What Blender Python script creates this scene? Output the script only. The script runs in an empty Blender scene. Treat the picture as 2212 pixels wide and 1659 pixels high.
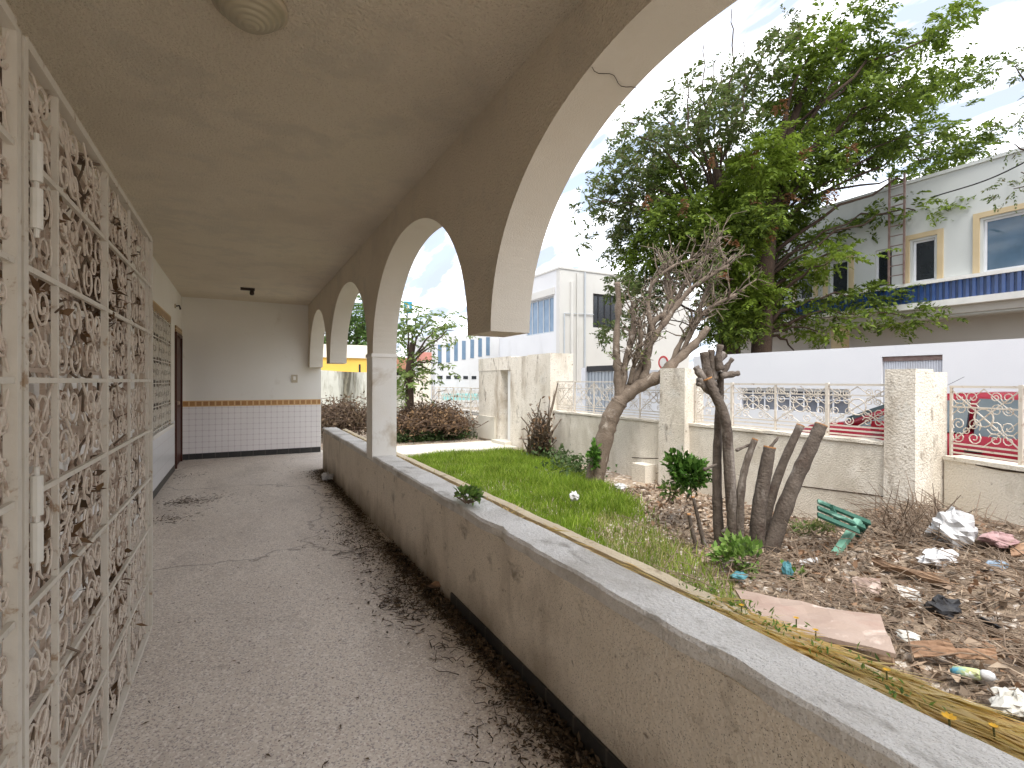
import bpy, math, random
import numpy as np
from mathutils import Vector
random.seed(7); RNG = np.random.default_rng(11)
PI = math.pi; R_ = math.radians
SC = bpy.context.scene; COL = SC.collection

# ------------------------------------------------------------------ camera
FPX = 1089.3                                   # focal length in pixels of a 2212 x 1659 picture
_y, _p, _r = R_(28.261), R_(-.2459), R_(.1777)
_F = np.array([math.sin(_y), math.cos(_y), 0]); _R = np.array([math.cos(_y), -math.sin(_y), 0]); _Z = np.array([0, 0, 1.])
FW = math.cos(_p)*_F + math.sin(_p)*_Z; _U = math.cos(_p)*_Z - math.sin(_p)*_F
RT = math.cos(_r)*_R + math.sin(_r)*_U; UP = math.cos(_r)*_U - math.sin(_r)*_R
EYE = np.array([0, 0, 1.38])
cam_d = bpy.data.cameras.new("camera"); cam = bpy.data.objects.new("camera", cam_d); COL.objects.link(cam)
from mathutils import Matrix
cam.matrix_world = Matrix(((RT[0], UP[0], -FW[0], EYE[0]), (RT[1], UP[1], -FW[1], EYE[1]), (RT[2], UP[2], -FW[2], EYE[2]), (0, 0, 0, 1)))
cam_d.sensor_width = 36; cam_d.lens = FPX/2212*36; cam_d.clip_start = .05; cam_d.clip_end = 1000
SC.camera = cam
def ray(x, y): return FW + RT*(x-1106)/FPX - UP*(y-829.5)/FPX
def P(x, y, d): return EYE + ray(x, y)*d
def hx(x, y, X): r = ray(x, y); return EYE + r*X/r[0]
def hy(x, y, Y): r = ray(x, y); return EYE + r*Y/r[1]
def hz(x, y, z): r = ray(x, y); return EYE + r*(z-1.38)/r[2]

# ------------------------------------------------------------------ world and sun
SUN_DIR = Vector((-.15, -.44, .84)).normalized()          # towards the sun: high, above the street end behind the camera, veiled by cloud
w = bpy.data.worlds.new("World"); SC.world = w; w.use_nodes = True
nt = w.node_tree; nt.nodes.clear()
def N(nt, t, **kw):
    n = nt.nodes.new(t)
    for k, v in kw.items():
        if k.startswith('i_'):
            n.inputs[k[2:].replace('_', ' ')].default_value = v
        else: setattr(n, k, v)
    return n
L = lambda nt, a, b: nt.links.new(a, b)
sky = N(nt, 'ShaderNodeTexSky', sky_type='NISHITA', sun_disc=False)
sky.sun_elevation = math.asin(SUN_DIR.z); sky.sun_rotation = math.atan2(SUN_DIR.x, SUN_DIR.y); sky.dust_density = 1.5
bg1 = N(nt, 'ShaderNodeBackground'); bg1.inputs[1].default_value = .13; L(nt, sky.outputs[0], bg1.inputs[0])
tc = N(nt, 'ShaderNodeTexCoord'); sp = N(nt, 'ShaderNodeSeparateXYZ'); L(nt, tc.outputs['Generated'], sp.inputs[0])
ad = N(nt, 'ShaderNodeMath', operation='ADD'); ad.inputs[1].default_value = .22; L(nt, sp.outputs[2], ad.inputs[0])
mx = N(nt, 'ShaderNodeMath', operation='MAXIMUM'); mx.inputs[1].default_value = .05; L(nt, ad.outputs[0], mx.inputs[0])
dx = N(nt, 'ShaderNodeMath', operation='DIVIDE'); L(nt, sp.outputs[0], dx.inputs[0]); L(nt, mx.outputs[0], dx.inputs[1])
dy = N(nt, 'ShaderNodeMath', operation='DIVIDE'); L(nt, sp.outputs[1], dy.inputs[0]); L(nt, mx.outputs[0], dy.inputs[1])
cb = N(nt, 'ShaderNodeCombineXYZ'); L(nt, dx.outputs[0], cb.inputs[0]); L(nt, dy.outputs[0], cb.inputs[1])
mp = N(nt, 'ShaderNodeMapping'); mp.inputs['Rotation'].default_value = (0, 0, R_(35)); mp.inputs['Scale'].default_value = (2.4, .8, 1); L(nt, cb.outputs[0], mp.inputs[0])
nz = N(nt, 'ShaderNodeTexNoise'); nz.inputs['Scale'].default_value = 1.7; nz.inputs['Detail'].default_value = 9; nz.inputs['Roughness'].default_value = .58; nz.inputs['Distortion'].default_value = .35
L(nt, mp.outputs[0], nz.inputs[0])
rp = N(nt, 'ShaderNodeValToRGB'); rp.color_ramp.elements[0].position = .30; rp.color_ramp.elements[0].color = (.85,)*3+(1,); rp.color_ramp.elements[1].position = .56; rp.color_ramp.elements[1].color = (1,)*4
L(nt, nz.outputs[0], rp.inputs[0])
nz2 = N(nt, 'ShaderNodeTexNoise'); nz2.inputs['Scale'].default_value = 3.1; nz2.inputs['Detail'].default_value = 7; L(nt, mp.outputs[0], nz2.inputs[0])
rp2 = N(nt, 'ShaderNodeValToRGB'); rp2.color_ramp.elements[0].position = .43; rp2.color_ramp.elements[0].color = (.185, .21, .26, 1); rp2.color_ramp.elements[1].position = .70; rp2.color_ramp.elements[1].color = (1, 1, 1, 1)
L(nt, nz2.outputs[0], rp2.inputs[0])
bg2 = N(nt, 'ShaderNodeBackground'); bg2.inputs[1].default_value = 1.0; L(nt, rp2.outputs[0], bg2.inputs[0])
ms = N(nt, 'ShaderNodeMixShader'); L(nt, rp.outputs[0], ms.inputs[0]); L(nt, bg1.outputs[0], ms.inputs[1]); L(nt, bg2.outputs[0], ms.inputs[2])
wo = N(nt, 'ShaderNodeOutputWorld'); L(nt, ms.outputs[0], wo.inputs[0])
sd = bpy.data.lights.new("sun", 'SUN'); sd.energy = 1.15; sd.angle = R_(28); sd.color = (1, .95, .87)
so = bpy.data.objects.new("sun", sd); COL.objects.link(so); so.rotation_euler = SUN_DIR.to_track_quat('Z', 'Y').to_euler()
SC.view_settings.view_transform = 'Standard'; SC.view_settings.look = 'None'; SC.view_settings.exposure = 2.15; SC.view_settings.gamma = 1
SC.render.engine = 'CYCLES'; SC.cycles.max_bounces = 10; SC.cycles.diffuse_bounces = 6; SC.cycles.use_denoising = True
SC.cycles.sample_clamp_indirect = 6

# ------------------------------------------------------------------ materials
def ramp(nt, src, stops, interp='LINEAR'):
    r = N(nt, 'ShaderNodeValToRGB'); cr = r.color_ramp; cr.interpolation = interp
    while len(cr.elements) < len(stops): cr.elements.new(.5)
    for e, (p, c) in zip(cr.elements, stops):
        e.position = p; e.color = (c[0], c[1], c[2], 1) if hasattr(c, '__len__') else (c, c, c, 1)
    L(nt, src, r.inputs[0]); return r.outputs[0]
def mixc(nt, f, a, b, mode='MIX'):
    m = N(nt, 'ShaderNodeMixRGB', blend_type=mode)
    for i, v in enumerate((f, a, b)):
        if hasattr(v, 'links') or hasattr(v, 'is_linked'): L(nt, v, m.inputs[i])
        elif i == 0: m.inputs[0].default_value = v
        else: m.inputs[i].default_value = (v[0], v[1], v[2], 1)
    return m.outputs[0]
def noise(nt, pos, scale, detail=5, stretch=None, dist=0, rough=.55):
    if stretch:
        m = N(nt, 'ShaderNodeMapping'); m.inputs['Scale'].default_value = stretch; L(nt, pos, m.inputs[0]); pos = m.outputs[0]
    n = N(nt, 'ShaderNodeTexNoise'); n.inputs['Scale'].default_value = scale; n.inputs['Detail'].default_value = detail
    n.inputs['Roughness'].default_value = rough; n.inputs['Distortion'].default_value = dist; L(nt, pos, n.inputs[0]); return n.outputs[0]
def mat(name, c1, c2=None, scale=3, rough=.85, bump=.25, bscale=90, bdist=.01, stains=(), specks=(), metallic=0, spec=.3, extra=None, coords='pos'):
    """two blended tones, stains [(colour, scale, lo, hi, stretch)], specks [(colour, scale, lo, hi)], bump"""
    m = bpy.data.materials.new(name); m.use_nodes = True; nt = m.node_tree; b = nt.nodes['Principled BSDF']
    pos = N(nt, 'ShaderNodeNewGeometry').outputs['Position'] if coords == 'pos' else N(nt, 'ShaderNodeTexCoord').outputs['Object']
    c2 = c2 or tuple(v*.85 for v in c1)
    col = ramp(nt, noise(nt, pos, scale), [(.3, c1), (.7, c2)])
    for s in stains:
        f = ramp(nt, noise(nt, pos, s[1], 7, s[4] if len(s) > 4 else None, .3, .62), [(s[2], 0), (s[3], 1)]); col = mixc(nt, f, col, s[0])
    for s in specks:
        v = N(nt, 'ShaderNodeTexVoronoi'); v.inputs['Scale'].default_value = s[1]; L(nt, pos, v.inputs[0])
        sx = N(nt, 'ShaderNodeSeparateXYZ'); L(nt, v.outputs['Color'], sx.inputs[0])
        f = ramp(nt, sx.outputs[0], [(s[2], 0), (s[3], 1)]); col = mixc(nt, f, col, s[0])
    if extra: col = extra(nt, pos, col)
    L(nt, col, b.inputs['Base Color']); b.inputs['Roughness'].default_value = rough; b.inputs['Metallic'].default_value = metallic
    b.inputs['Specular IOR Level'].default_value = spec
    if bump:
        bn = N(nt, 'ShaderNodeBump'); bn.inputs['Strength'].default_value = bump; bn.inputs['Distance'].default_value = bdist
        L(nt, noise(nt, pos, bscale, 4), bn.inputs['Height']); L(nt, bn.outputs[0], b.inputs['Normal'])
    return m
def leafmat(name, cols, transl=.35, rough=.6):
    m = bpy.data.materials.new(name); m.use_nodes = True; nt = m.node_tree; b = nt.nodes['Principled BSDF']
    g = N(nt, 'ShaderNodeNewGeometry'); n = len(cols)
    c = ramp(nt, g.outputs['Random Per Island'], [((i+.5)/n, k) for i, k in enumerate(cols)])
    v = ramp(nt, noise(nt, g.outputs['Position'], 2.2, 3), [(.3, .72), (.7, 1.25)])
    c = mixc(nt, 1, c, v, 'MULTIPLY')
    L(nt, c, b.inputs['Base Color']); b.inputs['Roughness'].default_value = rough; b.inputs['Specular IOR Level'].default_value = .25
    t = N(nt, 'ShaderNodeBsdfTranslucent'); L(nt, c, t.inputs[0])
    x = N(nt, 'ShaderNodeMixShader'); x.inputs[0].default_value = transl; L(nt, b.outputs[0], x.inputs[1]); L(nt, t.outputs[0], x.inputs[2])
    L(nt, x.outputs[0], nt.nodes['Material Output'].inputs[0]); return m
def tiles(size, grout, gw, axis_a, axis_b, flower=None, off=(0, 0)):
    """grid of square tiles in two world axes; 'flower' adds a printed motif at each joint"""
    def f(nt, pos, col):
        s = N(nt, 'ShaderNodeSeparateXYZ'); L(nt, pos, s.inputs[0]); ds = []
        for k, ax in enumerate((axis_a, axis_b)):
            a = N(nt, 'ShaderNodeMath', operation='ADD'); a.inputs[1].default_value = 100*size-off[k]; L(nt, s.outputs[ax], a.inputs[0])
            d = N(nt, 'ShaderNodeMath', operation='DIVIDE'); d.inputs[1].default_value = size; L(nt, a.outputs[0], d.inputs[0])
            fr = N(nt, 'ShaderNodeMath', operation='FRACT'); L(nt, d.outputs[0], fr.inputs[0])
            sb = N(nt, 'ShaderNodeMath', operation='SUBTRACT'); sb.inputs[1].default_value = .5; L(nt, fr.outputs[0], sb.inputs[0])
            ab = N(nt, 'ShaderNodeMath', operation='ABSOLUTE'); L(nt, sb.outputs[0], ab.inputs[0]); ds.append(ab.outputs[0])
        m = N(nt, 'ShaderNodeMath', operation='MAXIMUM'); L(nt, ds[0], m.inputs[0]); L(nt, ds[1], m.inputs[1])
        if flower:
            mn = N(nt, 'ShaderNodeMath', operation='ADD'); L(nt, ds[0], mn.inputs[0]); L(nt, ds[1], mn.inputs[1])
            col = mixc(nt, ramp(nt, mn.outputs[0], [(flower[1], 0), (flower[1]+.05, 1)]), col, flower[0])
        return mixc(nt, ramp(nt, m.outputs[0], [(.5-gw-.02, 0), (.5-gw, 1)]), col, grout)
    return f
M = {}
PLAST = (.82, .725, .585)
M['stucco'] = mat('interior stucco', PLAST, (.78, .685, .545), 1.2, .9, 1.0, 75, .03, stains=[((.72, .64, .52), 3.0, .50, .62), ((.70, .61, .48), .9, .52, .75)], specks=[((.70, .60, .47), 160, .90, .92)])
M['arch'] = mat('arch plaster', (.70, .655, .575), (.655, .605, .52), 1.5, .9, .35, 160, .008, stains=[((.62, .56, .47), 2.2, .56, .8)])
M['column'] = mat('column plaster', (.82, .80, .76), (.78, .74, .67), 2.5, .9, .3, 120, .008, stains=[((.52, .44, .34), 3.2, .57, .74), ((.40, .34, .27), 9, .66, .74)])
M['endwall'] = mat('end wall paint', (.84, .81, .76), (.81, .775, .715), 1.4, .9, .3, 120, .008, stains=[((.62, .56, .48), 2.4, .60, .8)])
def parapet_dirt(nt, pos, col):
    s = N(nt, 'ShaderNodeSeparateXYZ'); L(nt, pos, s.inputs[0])
    n = noise(nt, pos, 3.5, 6, (1, 1, .5)); a = N(nt, 'ShaderNodeMath', operation='MULTIPLY_ADD'); a.inputs[1].default_value = .5; L(nt, n, a.inputs[0]); L(nt, s.outputs[2], a.inputs[2])
    col = mixc(nt, ramp(nt, a.outputs[0], [(.22, .85), (.50, 0)]), col, (.19, .14, .09))      # splashed earth on the foot of the wall
    n2 = noise(nt, pos, 5, 6); a2 = N(nt, 'ShaderNodeMath', operation='MULTIPLY_ADD'); a2.inputs[1].default_value = .25; L(nt, n2, a2.inputs[0]); L(nt, s.outputs[2], a2.inputs[2])
    return mixc(nt, ramp(nt, a2.outputs[0], [(.735, 0), (.80, .55)]), col, (.20, .165, .12))
M['parapet'] = mat('parapet plaster', (.80, .72, .61), (.70, .62, .51), 2.2, .9, .7, 70, .012,
    stains=[((.40, .335, .255), 1.6, .55, .74, (1, 1, .45)), ((.30, .25, .19), 6, .60, .72), ((.74, .67, .57), 3, .56, .72), ((.26, .21, .155), 2.6, .62, .86, (1, 2.2, .22)), ((.24, .20, .15), 22, .64, .72)], specks=[((.33, .285, .23), 330, .90, .95)], extra=parapet_dirt)
M['cap'] = mat('worn cement cap', (.74, .71, .665), (.64, .605, .56), 4, .92, .7, 80, .012, stains=[((.47, .435, .385), 2.4, .50, .66), ((.36, .33, .29), 7, .60, .70, (1, .5, 1)), ((.80, .78, .75), 5, .58, .72), ((.36, .33, .29), 14, .66, .74)], specks=[((.46, .43, .40), 380, .90, .95)])
M['curb'] = mat('yellowed curb', (.70, .60, .43), (.56, .46, .32), 6, .92, .6, 80, .01, stains=[((.36, .28, .18), 8, .57, .68)])
M['soil'] = mat('planter soil', (.62, .50, .33), (.48, .37, .235), 14, .95, 1, 60, .02, specks=[((.48, .40, .28), 70, .86, .88), ((.12, .09, .06), 90, .9, .92)])
def floor_dirt(nt, pos, col):
    s = N(nt, 'ShaderNodeSeparateXYZ'); L(nt, pos, s.inputs[0])
    for k, sc_, st in ((.42, 2.4, (1, .6, 1)), (.16, 9, (1, .5, 1))):
        n = noise(nt, pos, sc_, 7, st, .4); a = N(nt, 'ShaderNodeMath', operation='MULTIPLY_ADD'); a.inputs[1].default_value = k*1.7; L(nt, n, a.inputs[0]); L(nt, s.outputs[0], a.inputs[2])
        col = mixc(nt, ramp(nt, a.outputs[0], [(.90+k*.70, 0), (1.08+k*.84, .8)]), col, (.145, .105, .07))   # earth washed along the parapet
    # crack lines
    v = N(nt, 'ShaderNodeTexVoronoi', feature='DISTANCE_TO_EDGE'); v.inputs['Scale'].default_value = .33
    m = N(nt, 'ShaderNodeMapping'); m.inputs['Location'].default_value = (1.3, .35, 0)
    nn = N(nt, 'ShaderNodeTexNoise'); nn.inputs['Scale'].default_value = 2.2; nn.inputs['Detail'].default_value = 7; L(nt, pos, nn.inputs[0])
    ad = N(nt, 'ShaderNodeVectorMath', operation='MULTIPLY_ADD'); ad.inputs[1].default_value = (.9, .9, 0); L(nt, nn.outputs['Color'], ad.inputs[0]); L(nt, pos, ad.inputs[2])
    L(nt, ad.outputs[0], m.inputs[0]); L(nt, m.outputs[0], v.inputs[0])
    return mixc(nt, ramp(nt, v.outputs[0], [(.0015, .7), (.005, 0)]), col, (.16, .13, .11))
M['terrazzo'] = mat('dusty terrazzo', (.70, .62, .535), (.58, .505, .43), 1.3, .75, .25, 160, .004,
    stains=[((.46, .40, .34), 1.8, .50, .70, (1, .5, 1)), ((.74, .67, .59), 2.6, .55, .72), ((.34, .285, .235), 6, .62, .74, (1, .4, 1))],
    specks=[((.36, .31, .285), 150, .80, .84), ((.74, .67, .60), 120, .82, .86), ((.50, .40, .34), 180, .88, .92)], extra=floor_dirt, spec=.35)
M['tile'] = mat('printed white tile', (.84, .79, .775), (.80, .75, .735), 3, .3, 0, spec=.5, extra=tiles(.1, (.66, .60, .60), .03, 0, 2, ((.62, .50, .52), .80), (.0, .1)))
M['tile_side'] = mat('white wall tile', (.76, .76, .77), (.72, .72, .735), 3, .3, 0, spec=.5, extra=tiles(.155, (.66, .64, .65), .025, 1, 2, None, (.05, .1)))
M['border'] = mat('orange border tile', (.46, .22, .06), (.34, .15, .04), 9, .35, 0, spec=.5, extra=tiles(.1, (.66, .42, .19), .12, 0, 2, None, (0, .928)))
M['ochre'] = mat('ochre border tile', (.36, .22, .09), (.27, .15, .06), 9, .4, 0, spec=.5, extra=tiles(.1, (.6, .42, .2), .08, 1, 2))
M['black_tile'] = mat('black skirting tile', (.028, .027, .027), (.05, .046, .042), 5, .4, .1, 60, extra=tiles(.2, (.09, .08, .07), .02, 1, 0))
M['door'] = mat('dark red door paint', (.075, .022, .012), (.055, .016, .01), 4, .45, .1, 60)
M['iron_white'] = mat('chipped white iron', (.66, .61, .53), (.60, .545, .46), 9, .55, .15, 120, .004, stains=[((.36, .25, .16), 18, .60, .68), ((.24, .14, .08), 40, .67, .72)])
M['iron_scroll'] = mat('dusty cream scrolls', (.68, .60, .51), (.57, .48, .40), 12, .65, .2, 120, .004, stains=[((.27, .18, .12), 16, .54, .66), ((.66, .60, .52), 22, .56, .64)])
M['iron_brown'] = mat('brownish cream iron', (.62, .51, .42), (.50, .39, .31), 9, .75, .2, 120, .004, stains=[((.24, .155, .105), 14, .54, .66), ((.60, .52, .43), 20, .54, .64)])  # brownish base with darker and paler blotches at random
M['iron_fence'] = mat('cream fence iron', (.66, .61, .54), (.60, .54, .46), 6, .6, .1, 90, stains=[((.40, .31, .24), 16, .58, .68)])
M['hinge'] = mat('white hinge paint', (.74, .71, .64), None, 8, .5, .1, 90)
M['shutter'] = mat('grey white shutter', (.84, .82, .79), (.80, .77, .73), 5, .6, .15, 60, stains=[((.36, .29, .22), 3, .56, .72, (1, 1, .4))])
M['shutter_frame'] = mat('stained shutter frame', (.55, .46, .37), (.40, .31, .235), 5, .7, .2, 60, stains=[((.18, .12, .08), 6, .55, .68)])
M['dark_brown'] = mat('dark brown gap', (.05, .033, .022), None, 5, .9, .2, 60)
M['fencewall'] = mat('cream garden wall render', (.76, .71, .62), (.65, .595, .505), 1.6, .92, .9, 60, .016,
    stains=[((.50, .445, .36), 1.7, .52, .74, (1, 1, .5)), ((.34, .29, .225), 4, .60, .74, (1, 1, .3)), ((.82, .77, .69), 2.5, .54, .72), ((.42, .365, .29), 16, .62, .74)], specks=[((.54, .49, .41), 140, .90, .94)])
M['pillar'] = mat('weathered pillar render', (.76, .71, .63), (.65, .595, .505), 2.4, .92, .9, 50, .016,
    stains=[((.34, .28, .21), 2.2, .50, .70, (1, 1, .4)), ((.19, .15, .11), 4.5, .58, .70, (1, 1, .4)), ((.64, .61, .55), 3.5, .57, .70), ((.30, .25, .19), 18, .60, .70)], specks=[((.50, .44, .36), 140, .90, .94)])
M['nearwall'] = mat('bright cream render', (.78, .74, .66), (.72, .68, .59), 1.6, .92, .9, 60, .016, stains=[((.42, .38, .31), 2, .58, .74, (1, 1, .4)), ((.30, .26, .21), 16, .64, .72)])
M['farwall'] = mat('rain streaked wall', (.56, .57, .52), (.46, .47, .42), 1.8, .92, .5, 50, .014, stains=[((.09, .085, .065), 1.3, .48, .58, (1, 1, .12)), ((.24, .225, .17), 4, .52, .64, (1, 1, .2))])
M['brick'] = mat('bare brick', (.40, .20, .13), (.32, .17, .11), 12, .9, .5, 40)
M['white_wall'] = mat('fresh white wall', (.67, .67, .68), (.64, .64, .655), .8, .85, .2, 40, stains=[((.54, .56, .60), 1.1, .58, .78, (1, 1, .4))])
M['corner_wall'] = mat('corner building wall', (.60, .61, .625), (.56, .57, .59), .7, .85, .2, 30, stains=[((.47, .475, .48), 1.2, .56, .76, (1, 1, .3))])
M['white_bld'] = mat('white building paint', (.54, .535, .51), (.50, .495, .475), .6, .85, .2, 30, stains=[((.46, .45, .42), .9, .56, .76, (1, 1, .3)), ((.52, .51, .48), 2.5, .64, .74, (1, 1, .2))])
M['grey_bld'] = mat('pale grey render', (.53, .55, .54), (.49, .51, .50), .7, .85, .2, 30, stains=[((.40, .42, .41), 1.0, .55, .75, (1, 1, .3))])
M['soffit'] = mat('grey soffit', (.48, .46, .43), (.44, .42, .385), 1, .9, .1, 30)
M['tan'] = mat('tan window surround', (.52, .42, .27), (.47, .37, .22), 3, .8, .2, 50)
M['white_trim'] = mat('white trim', (.76, .75, .72), None, 2, .8, .1, 40)
M['blue_tile'] = mat('glazed blue tile', (.02, .05, .17), (.03, .075, .22), 6, .18, 0, spec=.6)
M['frame_white'] = mat('white window frame', (.70, .71, .74), None, 3, .5, 0)
def glassy(name, c, c2, rough=.08):
    m = mat(name, c, c2, 2.2, rough, 0, spec=.7); return m
M['glass_dark'] = glassy('dark glass', (.012, .015, .02), (.02, .025, .03), .25)
M['glass_sky'] = glassy('reflecting blue glass', (.05, .10, .16), (.03, .07, .11), .04)
M['glass_blue'] = glassy('blue curtained glass', (.16, .24, .34), (.10, .17, .26), .15)
M['car_glass'] = glassy('car glass', (.03, .05, .06), (.05, .075, .085), .05)
M['car_red'] = mat('red car paint', (.19, .005, .016), (.18, .005, .015), 2, .25, 0, spec=.3)
M['car_black'] = mat('black car plastic', (.02, .02, .022), None, 5, .5, 0)
M['car_lamp'] = mat('clear lamp plastic', (.6, .6, .62), None, 5, .1, 0, spec=.7)
M['red_lamp'] = mat('red lamp plastic', (.4, .01, .01), None, 5, .15, 0, spec=.7)
M['alloy'] = mat('alloy rim', (.45, .45, .46), None, 5, .3, 0, metallic=.8)
M['rubber'] = mat('rubber', (.018, .018, .018), None, 8, .8, .1, 90)
M['asphalt'] = mat('asphalt', (.075, .073, .07), (.05, .05, .05), 3, .9, .6, 80, specks=[((.14, .135, .13), 60, .85, .9)])
M['pavement'] = mat('pavement concrete', (.40, .385, .36), (.33, .315, .29), 3, .9, .4, 50, extra=tiles(.4, (.22, .21, .19), .02, 0, 1))
M['path'] = mat('garden path concrete', (.60, .57, .50), (.52, .49, .42), 2, .92, .4, 60, stains=[((.42, .38, .30), 3, .57, .7)])
M['earth'] = mat('dry garden earth', (.37, .29, .215), (.25, .19, .14), 4, .97, 1, 30, .03, stains=[((.20, .155, .115), 3, .55, .66), ((.50, .43, .36), 6, .58, .66)], specks=[((.60, .54, .48), 24, .88, .9), ((.14, .11, .085), 30, .9, .92)])
M['bark'] = mat('grey brown bark', (.20, .158, .122), (.125, .095, .072), 9, .95, 1, 45, .015, stains=[((.12, .09, .07), 9, .55, .66, (1, 1, .3)), ((.34, .295, .25), 5, .6, .7)])
M['bark_stump'] = mat('dark cut stem bark', (.135, .11, .092), (.066, .051, .041), 12, .95, 1, 50, .012, stains=[((.07, .05, .04), 10, .54, .66, (1, 1, .3)), ((.25, .22, .195), 6, .55, .67, (1, 1, .3))])
M['bark_dark'] = mat('dark tree bark', (.075, .05, .036), (.05, .033, .024), 6, .95, 1, 30, .03)
M['cut_wood'] = mat('cut wood end', (.42, .22, .09), (.32, .15, .06), 20, .9, .3, 90)
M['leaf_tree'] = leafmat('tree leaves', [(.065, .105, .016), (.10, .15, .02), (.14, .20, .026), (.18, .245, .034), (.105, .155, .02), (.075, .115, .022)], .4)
M['leaf_lit_tone'] = leafmat('tree leaves in sunlit tone', [(.11, .17, .018), (.15, .22, .026), (.19, .26, .036), (.13, .19, .022)], .45)  # brighter copy of the tree leaves: sunlit clumps put into the colour
M['leaf_grey'] = leafmat('greyish tree leaves', [(.075, .11, .032), (.10, .14, .04), (.13, .17, .05), (.15, .14, .075), (.085, .13, .028)], .35)
M['leaf_seed'] = leafmat('dry seed bunches', [(.24, .11, .05), (.18, .09, .04), (.22, .13, .065)], .3)
M['leaf_small'] = leafmat('small tree leaves', [(.13, .19, .05), (.17, .24, .06), (.22, .27, .09), (.09, .14, .035)], .4)
M['leaf_far'] = leafmat('far tree leaves', [(.07, .13, .03), (.10, .18, .04), (.14, .22, .06), (.05, .09, .03)], .4)
M['leaf_bush'] = leafmat('bush leaves', [(.05, .12, .018), (.08, .18, .03), (.13, .25, .045), (.03, .07, .012)], .35, .4)
M['leaf_weed'] = leafmat('weed leaves', [(.12, .22, .04), (.18, .30, .06), (.25, .36, .09), (.10, .16, .05)], .4)
M['leaf_dull'] = leafmat('dull weed leaves', [(.12, .15, .05), (.16, .19, .07), (.22, .20, .08), (.10, .14, .05), (.09, .16, .03)], .35)
M['cover'] = leafmat('ground cover leaves', [(.05, .09, .025), (.075, .12, .04), (.10, .14, .06), (.06, .11, .03)], .3)
M['grass'] = leafmat('lush grass', [(.10, .175, .012), (.15, .24, .017), (.20, .31, .024), (.32, .39, .07), (.125, .21, .015)], .45)
M['grass_dull'] = leafmat('drying grass', [(.20, .24, .055), (.28, .29, .09), (.16, .22, .05), (.36, .32, .13)], .4)
M['straw'] = leafmat('dry straw', [(.78, .62, .30), (.82, .68, .38), (.64, .46, .18), (.74, .55, .20), (.60, .50, .19)], .5)
M['deadleaf'] = leafmat('dead brown leaves', [(.13, .08, .045), (.20, .12, .065), (.08, .05, .03), (.27, .17, .09)], .2)
M['litter'] = leafmat('rotting leaf litter', [(.075, .05, .03), (.11, .075, .045), (.05, .034, .02), (.16, .11, .065)], .1)
M['rubbleleaf'] = leafmat('curled dry leaves', [(.225, .165, .12), (.31, .235, .17), (.12, .085, .06), (.44, .35, .26), (.25, .15, .09)], .2)
M['chips'] = leafmat('stone and plaster chips', [(.26, .205, .155), (.34, .265, .205), (.15, .11, .083), (.48, .41, .34), (.10, .072, .054), (.33, .235, .175)], 0, .9)
M['twig'] = mat('dry twigs', (.22, .165, .12), (.13, .095, .07), 20, .95, .2, 90)
M['twig_dark'] = mat('dark twigs', (.10, .072, .052), (.06, .042, .03), 20, .95, .2, 90)
M['brush'] = mat('dead brushwood', (.13, .088, .062), (.075, .05, .035), 9, .95, .3, 60)
M['flower'] = mat('yellow petals', (.80, .44, .02), None, 20, .6, 0)
M['green_paint'] = mat('faded green paint', (.016, .066, .045), (.034, .105, .076), 6, .6, .2, 80, stains=[((.16, .29, .23), 7, .58, .68), ((.04, .13, .09), 9, .62, .70)])
M['green_pale'] = mat('pale green paint', (.14, .32, .24), (.20, .40, .31), 6, .6, .2, 80, stains=[((.34, .50, .42), 7, .58, .68)])
M['pink_board'] = mat('water stained pink board', (.29, .215, .175), (.36, .28, .235), 3, .9, .3, 60, stains=[((.28, .18, .15), 2.2, .50, .66, (1, .4, 1)), ((.60, .50, .44), 4, .56, .68)])
M['plank'] = mat('old plank', (.30, .20, .13), (.20, .13, .085), 6, .9, .4, 60, stains=[((.48, .38, .27), 5, .56, .66, (.4, 1, 1))])
M['plastic_white'] = mat('white plastic film', (.58, .58, .585), (.46, .46, .47), 8, .4, .3, 40, spec=.5)
M['plastic_black'] = mat('black plastic film', (.025, .025, .028), None, 8, .4, .3, 40)
M['plastic_blue'] = mat('teal plastic', (.05, .17, .21), (.09, .24, .28), 8, .45, .2, 40)
M['bluegrey'] = mat('blue grey plastic', (.25, .32, .40), None, 8, .5, .1, 40)
M['pink_cloth'] = mat('dusty pink rag', (.30, .18, .18), (.36, .24, .235), 10, .9, .5, 60)
M['card'] = mat('brown cardboard', (.34, .21, .135), (.26, .155, .095), 8, .9, .3, 60, stains=[((.55, .38, .25), 6, .56, .68)])
M['grey_pipe'] = mat('dirty pale plastic', (.56, .55, .51), (.46, .45, .41), 9, .6, .2, 60)
M['paper'] = mat('crumpled paper', (.68, .68, .70), None, 12, .9, .2, 60)
M['globe'] = mat('yellowed lamp glass', (.44, .39, .28), (.38, .33, .23), 5, .35, .05, 30, spec=.5)
M['fixture'] = mat('burnt lamp holder', (.05, .03, .025), None, 9, .6, .2, 60)
M['switch'] = mat('beige plastic plate', (.56, .48, .36), None, 9, .5, 0)
M['blue_sign'] = mat('blue sign paint', (.04, .28, .42), None, 5, .5, 0)
M['yellow_bld'] = mat('yellow building paint', (.72, .46, .10), (.64, .40, .08), 1, .85, .2, 30)
M['cream_bld'] = mat('cream building paint', (.74, .70, .58), None, 1, .85, .2, 30)
M['red_sign'] = mat('red sign paint', (.55, .08, .08), None, 5, .5, 0)
M['grey_metal'] = mat('grey painted metal', (.42, .45, .48), (.36, .39, .42), 3, .5, .1, 40)
M['corrugated'] = mat('pale corrugated sheet', (.60, .62, .66), (.54, .55, .58), 4, .5, .1, 40, stains=[((.36, .32, .30), 4, .6, .72, (1, 1, .3))])
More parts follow.
